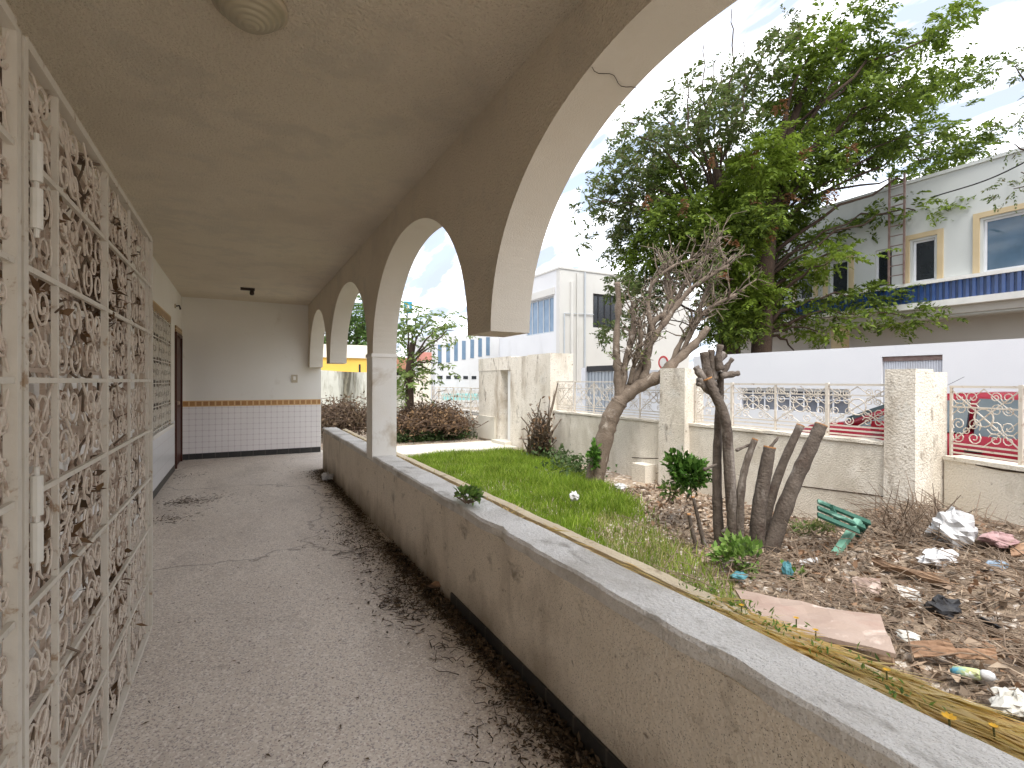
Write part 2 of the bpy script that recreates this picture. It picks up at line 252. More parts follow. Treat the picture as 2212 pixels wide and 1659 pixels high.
M['rust'] = mat('rusty ladder paint', (.17, .10, .085), (.25, .19, .17), 10, .8, .3, 60)
M['wire'] = mat('black cable', (.03, .03, .03), None, 5, .7, 0)

# ------------------------------------------------------------------ mesh builder
class MB:
    def __init__(s): s.v = []; s.f = []
    def quad(s, *p):
        n = len(s.v); s.v += [tuple(map(float, q)) for q in p]; s.f.append(tuple(range(n, n+len(p)))); return s
    def box(s, x0, x1, y0, y1, z0, z1, top=0):
        n = len(s.v); t = top
        s.v += [(x0, y0, z0), (x1, y0, z0), (x1, y1, z0), (x0, y1, z0), (x0+t, y0+t, z1), (x1-t, y0+t, z1), (x1-t, y1-t, z1), (x0+t, y1-t, z1)]
        s.f += [tuple(n+i for i in q) for q in ((3, 2, 1, 0), (4, 5, 6, 7), (0, 1, 5, 4), (1, 2, 6, 5), (2, 3, 7, 6), (3, 0, 4, 7))]; return s
    def obox(s, c, ax, hx_, ay, hy_, az, hz_):
        """box about centre c with half sizes along three unit axes"""
        c = np.array(c); n = len(s.v)
        for k in (-1, 1):
            for (i, j) in ((-1, -1), (1, -1), (1, 1), (-1, 1)): s.v.append(tuple(c+np.array(ax)*hx_*i+np.array(ay)*hy_*j+np.array(az)*hz_*k))
        s.f += [tuple(n+i for i in q) for q in ((3, 2, 1, 0), (4, 5, 6, 7), (0, 1, 5, 4), (1, 2, 6, 5), (2, 3, 7, 6), (3, 0, 4, 7))]; return s
    def bar(s, a, b, w, h, up=(0, 0, 1)):
        a = np.array(a, float); b = np.array(b, float); d = b-a; l = np.linalg.norm(d); d /= l
        u = np.array(up, float); u = u-d*np.dot(u, d); u /= np.linalg.norm(u); r = np.cross(d, u)
        return s.obox((a+b)/2, d, l/2, r, w/2, u, h/2)
    def tube(s, pts, rad, n=6, caps=True):
        pts = [np.array(p, float) for p in pts]; m = len(pts)
        rad = [rad]*m if not hasattr(rad, '__len__') else list(rad); base = len(s.v)
        t0 = pts[1]-pts[0]; t0 /= np.linalg.norm(t0)
        u = np.cross(t0, (0, 0, 1.)) if abs(t0[2]) < .9 else np.cross(t0, (1., 0, 0)); u /= np.linalg.norm(u)
        for i in range(m):
            t = pts[min(i+1, m-1)]-pts[max(i-1, 0)]; t = t/(np.linalg.norm(t)+1e-12)
            u = u-t*np.dot(u, t); u /= (np.linalg.norm(u)+1e-12); q = np.cross(t, u)
            for k in range(n):
                a = 2*PI*k/n; s.v.append(tuple(pts[i]+(u*math.cos(a)+q*math.sin(a))*rad[i]))
        for i in range(m-1):
            for k in range(n):
                k2 = (k+1) % n; s.f.append((base+i*n+k, base+i*n+k2, base+(i+1)*n+k2, base+(i+1)*n+k))
        if caps: s.f.append(tuple(base+k for k in range(n-1, -1, -1))); s.f.append(tuple(base+(m-1)*n+k for k in range(n)))
        return s
    def lathe(s, prof, c, n=24, axis='z'):
        base = len(s.v); c = np.array(c)
        for (r, h) in prof:
            for k in range(n):
                a = 2*PI*k/n; q = (r*math.cos(a), r*math.sin(a), h)
                if axis == 'x': q = (h, r*math.cos(a), r*math.sin(a))
                s.v.append(tuple(c+np.array(q)))
        for i in range(len(prof)-1):
            for k in range(n):
                k2 = (k+1) % n; s.f.append((base+i*n+k, base+i*n+k2, base+(i+1)*n+k2, base+(i+1)*n+k))
        return s
    def build(s, name, m, parent=None, smooth=False, base=None, **tags):
        me = bpy.data.meshes.new(name); V = np.array(s.v, float)
        if parent is not None: o0 = np.array(origin(parent))
        elif base is not None: o0 = np.array(base, float)
        else: o0 = np.array([(V[:, 0].min()+V[:, 0].max())/2, (V[:, 1].min()+V[:, 1].max())/2, V[:, 2].min()])
        me.from_pydata((V-o0).tolist(), [], s.f); me.materials.append(m)
        if smooth: me.polygons.foreach_set('use_smooth', [True]*len(me.polygons))
        me.update(); return link(name, me, o0, parent, tags)
ORG = {}
def origin(o): return ORG[o.name]
def link(name, me, o0, parent, tags):
    o = bpy.data.objects.new(name, me); COL.objects.link(o); ORG[o.name] = tuple(o0)
    if parent is not None: o.parent = parent
    else: o.location = o0
    for k, v in tags.items(): o[k] = v
    return o
def thing(name, loc, label, category, group=None):
    o = bpy.data.objects.new(name, None); COL.objects.link(o); o.location = tuple(map(float, loc)); ORG[o.name] = tuple(map(float, loc))
    o.empty_display_size = .1; o['label'] = label; o['category'] = category
    if group: o['group'] = group
    return o
def leaf_arrays(pos, dirs, ln, wd, nrm=None, fold=.25):
    """diamond leaves (two triangles folded along the midrib)"""
    n = len(pos); d = dirs/(np.linalg.norm(dirs, axis=1, keepdims=True)+1e-9)
    r = nrm if nrm is not None else RNG.normal(size=(n, 3)); s = np.cross(d, r); s /= (np.linalg.norm(s, axis=1, keepdims=True)+1e-9)
    q = np.cross(s, d); ln = np.broadcast_to(np.asarray(ln, float).reshape(-1, 1), (n, 1)); wd = np.broadcast_to(np.asarray(wd, float).reshape(-1, 1), (n, 1))
    a = pos; b = pos+d*ln*.45+s*wd/2+q*wd*fold; c = pos+d*ln; e = pos+d*ln*.45-s*wd/2+q*wd*fold
    V = np.stack([a, b, c, e], 1).reshape(-1, 3); i = np.arange(n)*4
    return V, np.stack([i, i+1, i+2, i+3], 1)
def quads_obj(name, V, Fq, m, parent=None, base=None, mats=None, midx=None, **tags):
    me = bpy.data.meshes.new(name)
    o0 = np.array(origin(parent)) if parent is not None else (np.array(base, float) if base is not None else np.array([V[:, 0].mean(), V[:, 1].mean(), V[:, 2].min()]))
    n, k = Fq.shape; me.vertices.add(len(V)); me.vertices.foreach_set('co', (V-o0).astype(np.float32).ravel())
    me.loops.add(n*k); me.loops.foreach_set('vertex_index', Fq.astype(np.int32).ravel())
    me.polygons.add(n); me.polygons.foreach_set('loop_start', (np.arange(n)*k).astype(np.int32)); me.polygons.foreach_set('loop_total', np.full(n, k, np.int32))
    for mm in (mats or [m]): me.materials.append(mm)
    if midx is not None: me.polygons.foreach_set('material_index', midx.astype(np.int32))
    me.update(calc_edges=True); me.validate(); return link(name, me, o0, parent, tags)
def cat(parts):
    V = []; Q = []; n = 0
    for v, f in parts: V.append(v); Q.append(f+n); n += len(v)
    return np.concatenate(V), np.concatenate(Q)
def unit(a): return a/(np.linalg.norm(a, axis=-1, keepdims=True)+1e-9)
def crumple(c, r, flat=.6, seed=0, nu=14, nv=9, rough=.35):
    """a crumpled lump (bag, paper, rag)"""
    rs = np.random.default_rng(seed); mb = MB(); n0 = 0; c = np.array(c); r = np.array(r)
    ph = rs.uniform(0, 6.28, 8); 
    for i in range(nv+1):
        th = PI*i/nv
        for j in range(nu):
            a = 2*PI*j/nu; k = 1+rough*(math.sin(3*a+ph[0]+2*th)*.4+math.sin(5*a+ph[1]-3*th)*.35+rs.normal()*.28)
            mb.v.append(tuple(c+r*np.array([math.sin(th)*math.cos(a)*k, math.sin(th)*math.sin(a)*k, flat*math.cos(th)*k])))
    for i in range(nv):
        for j in range(nu): j2 = (j+1) % nu; mb.f.append((i*nu+j, (i+1)*nu+j, (i+1)*nu+j2, i*nu+j2))
    return mb
STRUCT = dict(kind='structure')

# ------------------------------------------------------------------ ground, street
G0 = -.15
def hfun(x, y):
    """garden ground: flat earth, a tipped heap of rubbish towards the near corner"""
    x = np.asarray(x, float); y = np.asarray(y, float)
    h = .36*np.exp(-((x-4.9)/1.3)**2-((y-1.35)/1.25)**2)+.20*np.exp(-((x-5.6)/.7)**2-((y-2.3)/.6)**2)+.16*np.exp(-((x-3.2)/.9)**2-((y-.4)/1.1)**2)
    h += .05*np.sin(x*5.1+y*2.3)*np.sin(y*4.3-x*1.7)*np.exp(-((x-4.5)/2)**2-((y-1.2)/1.6)**2)+.012*np.sin(x*9+1)*np.sin(y*8+2)
    h = h*np.clip((x-1.6)/.6, 0, 1)*np.clip((3.6-y)/.9, 0, 1)
    return G0+h
def gp(px, py, dz=0):
    z = G0+.1
    for _ in range(30):
        q = hz(px, py, z+dz); z = .5*z+.5*float(hfun(q[0], q[1]))
    return hz(px, py, z+dz)
nx, ny = 90, 190; X = np.linspace(1.45, 6.4, nx); Y = np.linspace(-3.5, 18.5, ny); XX, YY = np.meshgrid(X, Y, indexing='ij')
V = np.stack([XX, YY, hfun(XX, YY)], -1).reshape(-1, 3); I = (np.arange(nx-1)[:, None]*ny+np.arange(ny-1)[None]).ravel()
quads_obj('ground', V, np.stack([I, I+ny, I+ny+1, I+1], 1), M['earth'], base=(3, 5, G0), kind='structure')
MB().quad((-300, -300, -.27), (300, -300, -.27), (300, 300, -.27), (-300, 300, -.27)).build('terrain', M['earth'], **STRUCT)
MB().box(6.4, 7.3, -12, 40, -.3, -.13).build('pavement', M['pavement'], **STRUCT)
MB().quad((7.3, -12, -.2), (10.4, -12, -.2), (10.4, 60, -.2), (7.3, 60, -.2)).build('road', M['asphalt'], **STRUCT)
MB().box(10.4, 11.0, -12, 60, -.3, -.12).build('pavement', M['pavement'], **STRUCT)
MB().box(1.5, 5.55, 10.05, 11.45, -.2, -.10).build('path', M['path'], **STRUCT)
MB().box(-.913, 1.40, -3.2, 10.455, -.2, 0).build('veranda_floor', M['terrazzo'], **STRUCT)
MB().box(-7, 6.3, -14, -3.22, -.2, -.12).build('light_bounce_slab', M['path'], **STRUCT)  # unseen pale slab behind the veranda, added to bounce light onto its ceiling

# ------------------------------------------------------------------ the house
XL, XR, XO, YB, ZC = -.913, 1.146, 1.38, 10.455, 2.845
house = thing('house', (0, 4, 0), 'abandoned white house with an arcaded veranda of plastered arches', 'house')
def wall_x(mb, x0, x1, y0, y1, z0, z1, holes):
    ys = sorted({y0, y1, *[h[0] for h in holes], *[h[1] for h in holes]})
    for a, b in zip(ys, ys[1:]):
        hs = sorted([h[2:] for h in holes if h[0] <= a+1e-6 and h[1] >= b-1e-6]); z = z0
        for (p, q) in hs:
            if p > z: mb.box(x0, x1, a, b, z, p)
            z = q
        if z < z1: mb.box(x0, x1, a, b, z, z1)
    return mb
WIN = (6.93, 8.66, .77, 2.20); DOOR = (9.44, 10.33, 0, 2.15); BAY = (2.75, 6.45, .02, 2.32)
wall_x(MB(), XL-.22, XL, -3.2, YB, 0, ZC, [WIN, DOOR, BAY]).build('left_wall', M['endwall'], house)
MB().box(XL-.22, XO, YB, YB+.22, -.2, ZC).build('end_wall', M['endwall'], house)
MB().box(XL-.22, XO+.12, -3.42, YB+.22, ZC, ZC+.28).build('ceiling_slab', M['stucco'], house)
MB().box(XL-.22, XO+.12, -3.42, YB+.22, ZC+.28, ZC+.62).build('roof_parapet', M['column'], house)
MB().box(-7, XL-.23, -3.42, YB+.22, -.2, ZC+.62).build('room_block', M['column'], house)
# arcade: stubs hang between the columns
arc = MB(); ZS, BR, ZT = 1.645, .945, ZC
COLS = [(-.25, 0.0), (5.035, 5.285)]; STUBS = [(2.368, 2.673), (7.75, 8.08)]
ARCHES = [(-2.65, -.25), (0.0, 2.368), (2.673, 5.035), (5.285, 7.75), (8.08, 10.22)]
def solid(y0, y1, zb, bottom=True):
    arc.quad((XR, y1, zb), (XR, y0, zb), (XR, y0, ZT), (XR, y1, ZT)); arc.quad((XO, y0, zb), (XO, y1, zb), (XO, y1, ZT), (XO, y0, ZT))
    if bottom: arc.quad((XR, y0, zb), (XR, y1, zb), (XO, y1, zb), (XO, y0, zb))
for y0, y1 in COLS+STUBS: solid(y0, y1, ZS)
solid(10.22, YB, ZS); solid(-3.2, -2.65, ZS)
for y0, y1 in ARCHES:
    sof = MB()
    n = 56; cy = (y0+y1)/2; a = (y1-y0)/2; pr = []
    for i in range(n+1):
        t = PI*i/n; ct, st = math.cos(t), math.sin(t)
        pr.append((cy-a*math.copysign(abs(ct)**.96, ct), ZS+BR*st**.96 if st > 0 else ZS))
    for (ya, za), (yb, zb) in zip(pr, pr[1:]):
        arc.quad((XR, yb, zb), (XR, ya, za), (XR, ya, ZT), (XR, yb, ZT)); arc.quad((XO, ya, za), (XO, yb, zb), (XO, yb, ZT), (XO, ya, ZT))
        sof.quad((XR, ya, za), (XR, yb, zb), (XO, yb, zb), (XO, ya, za))
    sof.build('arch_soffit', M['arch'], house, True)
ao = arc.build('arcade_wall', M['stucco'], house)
ck = MB(); pts = [hx(1283+72*t+3*math.sin(t*9), 139+46*t-3*math.sin(t*7), XR+.0+.235*t) for t in np.linspace(0, 1, 9)]
cy, a = 1.184, 1.184
pts = []
for t in np.linspace(0.01, .99, 12):
    yy = 1.515+.03*t+.012*math.sin(t*11); zz = ZS+BR*math.sqrt(1-((yy-cy)/a)**2)-.001; pts.append((XR+.234*t, yy, zz))
ck.tube(pts, .0015, 4).build('soffit_crack', M['dark_brown'], house)
for y0, y1 in COLS:
    MB().box(XR-.004, XO+.004, y0-.002, y1+.002, .60, ZS+.01).build('column', M['column'], house)
    MB().box(XR-.016, XO+.014, y0-.014, y1+.014, ZS-.022, ZS+.012, .004).build('capital', M['column'], house)
# parapet
YP = 8.483
MB().box(XR, 1.34, -3.2, YP, 0, .59).build('parapet_wall', M['parapet'], house)
cap = MB()
ys = np.linspace(-3.2, YP+.01, 420); rs = np.random.default_rng(4)
nY = len(ys); jit = np.convolve(rs.normal(size=nY+8), np.ones(9)/3.6, 'valid')*.0028+rs.normal(size=nY)*.0006; chip = np.convolve(np.where(rs.uniform(size=nY+6) > .955, rs.uniform(.003, .014, nY+6), 0), [.25, .6, .9, 1, .8, .5, .2], 'valid')
prof = []
for i, y in enumerate(ys):
    e = XR-.006+jit[i]+chip[i]; o = 1.362+.004*math.sin(y*7)
    prof.append([(e, y, .588), (e+.001, y, .632+jit[i]*.6-chip[i]*.5), (e+.012, y, .643+jit[i]*.5), (o-.014, y, .641+jit[i]*.4), (o, y, .63), (o, y, .588)])
for A, B in zip(prof, prof[1:]):
    for k in range(5): cap.quad(A[k], B[k], B[k+1], A[k+1])
cap.quad(*prof[-1]); cap.quad(*prof[0][::-1]); cap.build('parapet_cap', M['cap'], house)
MB().box(1.362, 1.452, -3.2, YP, .0, .585).build('planter_soil', M['soil'], house)
cu = MB(); prof = []
for i, y in enumerate(ys):
    e = 1.447+jit[i]*.5; prof.append([(e, y, .56), (e+.003, y, .606+jit[i]*.4), (e+.055, y, .612+jit[i]*.4), (e+.066, y, .60), (e+.066, y, -.25)])
for A, B in zip(prof, prof[1:]):
    for k in range(4): cu.quad(A[k], B[k], B[k+1], A[k+1])
cu.quad(*prof[-1]); cu.build('planter_curb', M['curb'], house)
MB().box(XR-.012, XR-.001, -3.2, 2.9, .001, .085).build('skirting', M['black_tile'], house)
# end wall finishes
MB().box(XL+.002, XO-.01, YB-.012, YB-.001, .10, .925).build('tile_wainscot', M['tile'], house)
MB().box(XL+.002, XO-.01, YB-.018, YB-.001, .925, 1.03).build('tile_border', M['border'], house)
MB().box(XL+.002, XO-.01, YB-.02, YB-.001, .0, .10).build('skirting', M['black_tile'], house)
# left wall finishes
mb = MB()
mb.box(XL+.001, XL+.012, 6.3, 9.34, .09, .76); mb.build('tile_wainscot', M['tile_side'], house)
MB().box(XL+.001, XL+.016, 6.3, 9.34, 0, .09).build('skirting', M['black_tile'], house)
# window with grille
wf = MB(); y0, y1, z0, z1 = WIN
for q in ((y0, y0+.09, z0, z1), (y1-.09, y1, z0, z1), (y0+.09, y1-.09, z1-.09, z1), (y0+.09, y1-.09, z0, z0+.07)): wf.box(XL-.15, XL-.07, *q)
wo_ = wf.build('window', M['shutter_frame'], house)
MB().box(XL-.14, XL-.12, y0+.09, y1-.09, z0+.07, z1-.09).build('pane', M['glass_dark'], wo_)
sf = MB()
for q in ((y0-.11, y0, z0-.02, z1+.11), (y1, y1+.11, z0-.02, z1+.11), (y0, y1, z1, z1+.11)): sf.box(XL+.001, XL+.022, *q)
sf.build('tile_surround', M['ochre'], wo_)
MB().box(XL-.06, XL+.06, y0-.12, y1+.12, z0-.055, z0-.005).build('sill', M['endwall'], wo_)
def spiral(c, u, v, r0, r1, a0, turns, n=14):
    out = []
    for i in range(n+1):
        t = i/n; a = a0+turns*2*PI*t; r = r0+(r1-r0)*t; out.append(np.array(c)+np.array(u)*r*math.cos(a)+np.array(v)*r*math.sin(a))
    return out
def scroll_cell(mb, o, u, v, w, h, rad, kind=0, n=4):
    """wrought scrolls that fill one w x h cell; o lower corner, u / v unit axes"""
    o = np.array(o, float); u = np.array(u, float); v = np.array(v, float); q = lambda a, b: o+u*a*w+v*b*h; m = min(w, h)
    if kind % 3 == 0:
        for (cx, cy, su, sv) in ((.27, .27, 1, 1), (.73, .27, -1, 1), (.27, .73, 1, -1), (.73, .73, -1, -1)):
            mb.tube(spiral(q(cx, cy), u*su, v*sv, m*.24, m*.06, PI*.75, 1.45), rad, n, False)
        mb.tube(spiral(q(.5, .5), u, v, m*.10, m*.10, 0, 1, 10), rad, n, False)
    elif kind % 3 == 1:
        for su, cx in ((1, .32), (-1, .68)):
            mb.tube(spiral(q(cx, .70), u*su, v, m*.27, m*.06, -PI*.9, 1.5), rad, n, False)
            mb.tube(spiral(q(cx, .28), u*su, -v, m*.23, m*.05, -PI*.9, 1.4), rad, n, False)
        mb.tube([q(0, 0), q(.5, .5), q(1, 0)], rad, n, False); mb.tube([q(0, 1), q(.5, .5), q(1, 1)], rad, n, False)
    else:
        for s_ in (1, -1):
            a = q(.5, .5)+v*s_*h*.22
            mb.tube(spiral(a+u*m*.17*s_, u*s_, v*s_, m*.22, m*.05, PI, 1.5), rad, n, False)
            mb.tube(spiral(a-u*m*.20*s_, -u*s_, v*s_, m*.18, m*.05, PI, -1.4), rad, n, False)
            mb.tube([q(.5, .5), q(.5+.5*s_, .5-.5*s_)], rad, n, False)
gr = MB()
for k in range(8): yy = y0+.05+k*(y1-y0-.1)/7; gr.bar((XL+.03, yy, z0), (XL+.03, yy, z1), .012, .012, (1, 0, 0))
for k in range(6): zz = z0+.03+k*(z1-z0-.06)/5; gr.bar((XL+.03, y0, zz), (XL+.03, y1, zz), .012, .012)
for i in range(7):
    for k in range(5): scroll_cell(gr, (XL+.03, y0+.05+i*(y1-y0-.1)/7, z0+.03+k*(z1-z0-.06)/5), (0, 1, 0), (0, 0, 1), (y1-y0-.1)/7, (z1-z0-.06)/5, .006, i+k, 4)
gr.build('grille', M['iron_white'], wo_)
# door
y0, y1, z0, z1 = DOOR
do = MB().box(XL-.05, XL+.004, y0+.05, y1-.05, .01, z1-.05); 
for q in ((.15, .95), (1.1, 1.95)): do.box(XL+.004, XL+.014, y0+.16, y1-.16, q[0], q[1])
do = do.build('door', M['door'], house)
MB().lathe([(.0, 0), (.022, .0), (.022, .02), (.03, .03), (.03, .05), (0, .06)], (XL+.004, y0+.11, 1.03), 12, 'x').build('handle', M['iron_brown'], do)
fr = MB()
for q in ((y0, y0+.05, 0, z1), (y1-.05, y1, 0, z1), (y0+.05, y1-.05, z1-.05, z1)): fr.box(XL-.1, XL+.03, *q)
fr.build('door_frame', M['door'], do)
ts = MB()
for q in ((y0, y1, z1, z1+.1),): ts.box(XL+.001, XL+.022, *q)
ts.build('tile_surround', M['ochre'], do)
# tall shuttered opening behind the iron gate
y0, y1, z0, z1 = BAY
bay = MB()
for q in ((y0, y0+.1, z0, z1), (y1-.1, y1, z0, z1), (y0+.1, y1-.1, z1-.1, z1)): bay.box(XL-.12, XL+.03, *q)
bay = bay.build('shuttered_doorway', M['shutter_frame'], house)
nl = 6; wl = (y1-y0-.2)/nl
for k in range(nl):
    a = y0+.1+k*wl; lf = MB(); lf.box(XL-.10, XL-.06, a+.004, a+wl-.004, z0+.02, z1-.11)
    for (p, q) in ((.05, wl*.42), (wl*.58, wl-.05)):
        for (c, d) in ((z0+.12, .72), (.86, 1.45), (1.58, z1-.22)): lf.box(XL-.06, XL-.035, a+p, a+q, c, d, 0)
    so_ = lf.build('shutter', M['shutter'], bay)
    rl = MB(); rl.box(XL-.058, XL-.046, a+wl*.44, a+wl*.56, z0+.05, z1-.15)
    for zz in (.78, 1.50): rl.box(XL-.058, XL-.044, a+.05, a+wl*.43, zz-.03, zz+.03); rl.box(XL-.058, XL-.044, a+wl*.57, a+wl-.05, zz-.03, zz+.03)
    rl.build('shutter_rail', M['shutter_frame'], so_)

# ------------------------------------------------------------------ iron gate leaves, folded back in front of the doorway
ZG = [.03, .315, .585, .85, 1.11, 1.38, 1.64, 1.895, 2.15]
def gate_leaf(name, x, yb, thick, m, label, rad, shift=0, flip=1, hinge=None, n=5):
    t = thing(name, (x, yb[0], 0), label, 'iron gate')
    f = MB(); b = .013
    f.bar((x, yb[0], ZG[0]), (x, yb[0], ZG[-1]), .026, .026, (1, 0, 0)); f.bar((x, yb[-1], ZG[0]), (x, yb[-1], ZG[-1]), .024, .024, (1, 0, 0))
    f.bar((x, yb[0]+b, ZG[0]), (x, yb[-1]-b, ZG[0]), .022, .022); f.bar((x, yb[0]+b, ZG[-1]), (x, yb[-1]-b, ZG[-1]), .024, .024); f.build('frame', m, t)
    bars = MB()
    for i, y in enumerate(yb[1:-1]): bars.bar((x, y, ZG[0]+.011), (x, y, ZG[-1]-.012), thick[i], thick[i], (1, 0, 0))
    for z in ZG[1:-1]: bars.bar((x+.002, yb[0]+b, z+shift), (x+.002, yb[-1]-b, z+shift), .012, .014)
    bars.build('crossbars', m, t)
    for i, (a, c) in enumerate(zip(yb, yb[1:])):
        s = MB()
        for k, (p, q) in enumerate(zip(ZG, ZG[1:])):
            nn = max(1, round((c-a)/.28)); w_ = (c-a)/nn
            for j in range(nn): scroll_cell(s, (x-.004, a+j*w_, p), (0, 1, 0), (0, 0, 1), w_, q-p, rad*random.uniform(.85, 1.2), (k+i+j*2)*flip+(1 if flip < 0 else 0), n)
        s.build('scrollwork', M['iron_scroll'] if m is M['iron_white'] else m, t)
    return t
GX = -.44
g1 = gate_leaf('iron_gate', GX, [1.525, 1.775, 2.335, 2.79, 3.27, 3.375], [.014, .020, .010, .014], M['iron_white'], 'white wrought iron gate leaf with scrolls, foremost, folded back along the left wall', .0036)
g2 = gate_leaf('iron_gate', GX-.10, [1.50, 1.78, 2.06, 2.62, 3.11, 3.36], [.012]*4, M['iron_brown'], 'brownish iron gate leaf folded behind the white leaf', .0065, .03, -1, n=4)
g3 = gate_leaf('iron_gate', GX, [.55, .82, 1.10, 1.35, 1.487], [.012]*3, M['iron_white'], 'white iron gate leaf at the left edge, hinged to the folded leaf', .0036)
for z in (1.06, 1.83):
    hgm = MB(); hgm.lathe([(0, -.10), (.012, -.10), (.012, -.008), (.0, -.008)], (GX+.024, 1.548, z), 10); hgm.lathe([(0, .008), (.012, .008), (.012, .10), (0, .10)], (GX+.024, 1.548, z), 10)
    hgm.lathe([(0, -.12), (.005, -.12), (.005, .12), (0, .12)], (GX+.024, 1.548, z), 8)
    hgm.build('hinge', M['hinge'], g1)
# leaves and twigs blown into the gate
parts = []; tw = MB()
for (px, py, n, s) in ((215, 655, 60, .05), (205, 690, 40, .05), (235, 600, 40, .08), (235, 1220, 55, .045), (225, 1265, 40, .045), (238, 1540, 45, .04), (80, 420, 30, .05), (75, 660, 35, .04), (100, 1180, 30, .05), (250, 560, 40, .10), (270, 1340, 30, .05), (160, 1090, 30, .05), (285, 700, 30, .10), (230, 1590, 30, .05)):
    c = hx(px, py, GX-.05); p = c+RNG.normal(size=(n, 3))*np.array([.025, s, s]); v, f = leaf_arrays(p, RNG.normal(size=(n, 3)), RNG.uniform(.03, .07, n), RNG.uniform(.012, .03, n)); parts.append((v, f))
    for _ in range(5):
        a = c+RNG.normal(size=3)*[.02, s, s]; b = a+RNG.normal(size=3)*[.02, .08, .08]; tw.tube([a, (a+b)/2+RNG.normal(size=3)*.01, b], .003, 4)
V, Fq = cat(parts); quads_obj('dead_leaves', V, Fq, M['deadleaf'], kind='stuff', label='brown dead leaves caught in the scrolls of the iron gate')
for _ in range(60):
    y = random.uniform(1.6, 3.3); z = random.choice((random.uniform(.2, 2.1), random.uniform(1.4, 2.15))); a = random.uniform(0, 6.28); pts = []
    for k in range(random.randint(5, 11)):
        pts.append((GX-.05+random.gauss(0, .018), y, z)); a += random.gauss(0, .6); y += .045*math.cos(a); z += .05*math.sin(a)+.012; y = min(max(y, 1.55), 3.34); z = min(max(z, .06), 2.13)
    tw.tube(pts, [random.uniform(.004, .0075)]+[.0045]*(len(pts)-2)+[.002], 5)
tw.build('dry_vines', M['twig'], kind='stuff', label='dry brown vines and twigs tangled in the iron gate')

# ------------------------------------------------------------------ lamps and small fittings
c = hz(541, 8, ZC)
lamp = thing('ceiling_lamp', c, 'round yellowed glass lamp with ribbed rings on the near ceiling', 'ceiling lamp')
MB().lathe([(.0, 0), (.135, 0), (.135, -.018), (.0, -.018)], c, 32).build('base', M['switch'], lamp, True)
pr = [(.125, -.018)]
for k in range(6):
    r = .124-.019*k; zz = -.022-.068*(1-(r/.126)**2)
    pr += [(r, zz), (r-.007, zz-.008), (r-.014, zz-.004)]
pr.append((0, pr[-1][1]-.004))
MB().lathe(pr, c, 36).build('lamp_shade', M['globe'], lamp, True)
c = hz(535, 622, ZC)
l2 = thing('lamp_holder', c, 'small burnt bare lamp holder hanging from the far ceiling', 'lamp holder')
MB().obox(c+[0, 0, -.02], (1, 0, 0), .10, (0, 1, 0), .03, (0, 0, 1), .018).build('bracket', M['fixture'], l2)
MB().lathe([(0, -.036), (.028, -.036), (.034, -.09), (.02, -.11), (0, -.11)], c+[.06, 0, 0], 14).build('socket', M['fixture'], l2, True)
c = hx(377, 661, XL)
wl_ = thing('wall_lamp', c, 'tiny dark wall bracket high beside the dark red door', 'wall lamp')
MB().lathe([(0, 0), (.035, 0), (.035, .02), (0, .02)], c, 14, 'x').build('base', M['switch'], wl_)
MB().tube([c+[.02, 0, 0], c+[.06, 0, .01], c+[.075, 0, -.03], c+[.075, 0, -.05]], .013, 8).build('holder', M['fixture'], wl_)
c = hy(636, 818, YB-.004)
sw = thing('switch_plate', c, 'small beige socket plate on the white end wall', 'switch')
MB().obox(c+[0, -.006, 0], (1, 0, 0), .055, (0, 1, 0), .006, (0, 0, 1), .075).build('plate', M['switch'], sw)
MB().obox(c+[0, -.015, .01], (1, 0, 0), .022, (0, 1, 0), .003, (0, 0, 1), .035).build('rocker', M['endwall'], sw)

# ------------------------------------------------------------------ litter on the veranda floor
parts = []; n = 11000
yy = RNG.uniform(.2, 8.3, n); wd = .10+.26*np.clip(np.sin(yy*1.7+.6)*.5+.5+.35*np.sin(yy*4.1+1), 0, 1.3)*(.5+.5*(yy < 6)); xx = XR-.02-np.abs(RNG.normal(size=n))*wd*.55
p = np.stack([xx, yy, .004+np.abs(RNG.normal(size=n))*.010*np.exp(-(XR-xx)*3)], 1); d = RNG.normal(size=(n, 3))*[1, 1, .25]
parts.append(leaf_arrays(p, d, RNG.uniform(.010, .034, n), RNG.uniform(.004, .012, n), np.tile([0, 0, 1.], (n, 1))+RNG.normal(size=(n, 3))*.4))
n = 3600; yy = RNG.uniform(.2, 4.2, n); xx = XR-.015-np.abs(RNG.normal(size=n))*.05; p = np.stack([xx, yy, .004+RNG.uniform(0, .04, n)*np.exp(-(XR-xx)*9)], 1); parts.append(leaf_arrays(p, RNG.normal(size=(n, 3))*[1, 1, .3], RNG.uniform(.015, .05, n), RNG.uniform(.006, .02, n)))
n = 420; p = np.stack([RNG.uniform(XL+.02, 1.0, n), RNG.uniform(1, 10.2, n), np.full(n, .004)], 1); parts.append(leaf_arrays(p, RNG.normal(size=(n, 3))*[1, 1, .1], RNG.uniform(.01, .035, n), RNG.uniform(.004, .012, n), np.tile([0, 0, 1.], (n, 1))))
for (px, py, k, s) in ((400, 1085, 160, .16), (370, 1120, 90, .12), (480, 1075, 50, .2), (390, 1030, 60, .14), (860, 1300, 120, .10), (900, 1335, 60, .12), (430, 985, 120, .25)):
    c = hz(px, py, .004); p = c+RNG.normal(size=(k, 3))*[s, s*.9, 0]; parts.append(leaf_arrays(p, RNG.normal(size=(k, 3))*[1, 1, .2], RNG.uniform(.02, .06, k), RNG.uniform(.005, .016, k), np.tile([0, 0, 1.], (k, 1))))
V, Fq = cat(parts); V[:, 2] = np.maximum(V[:, 2], .002); V[:, 0] = np.minimum(V[:, 0], XR-.014)
quads_obj('leaf_litter', V, Fq, M['litter'], kind='stuff', label='rotting leaf litter drifted along the foot of the parapet')
tw = MB()
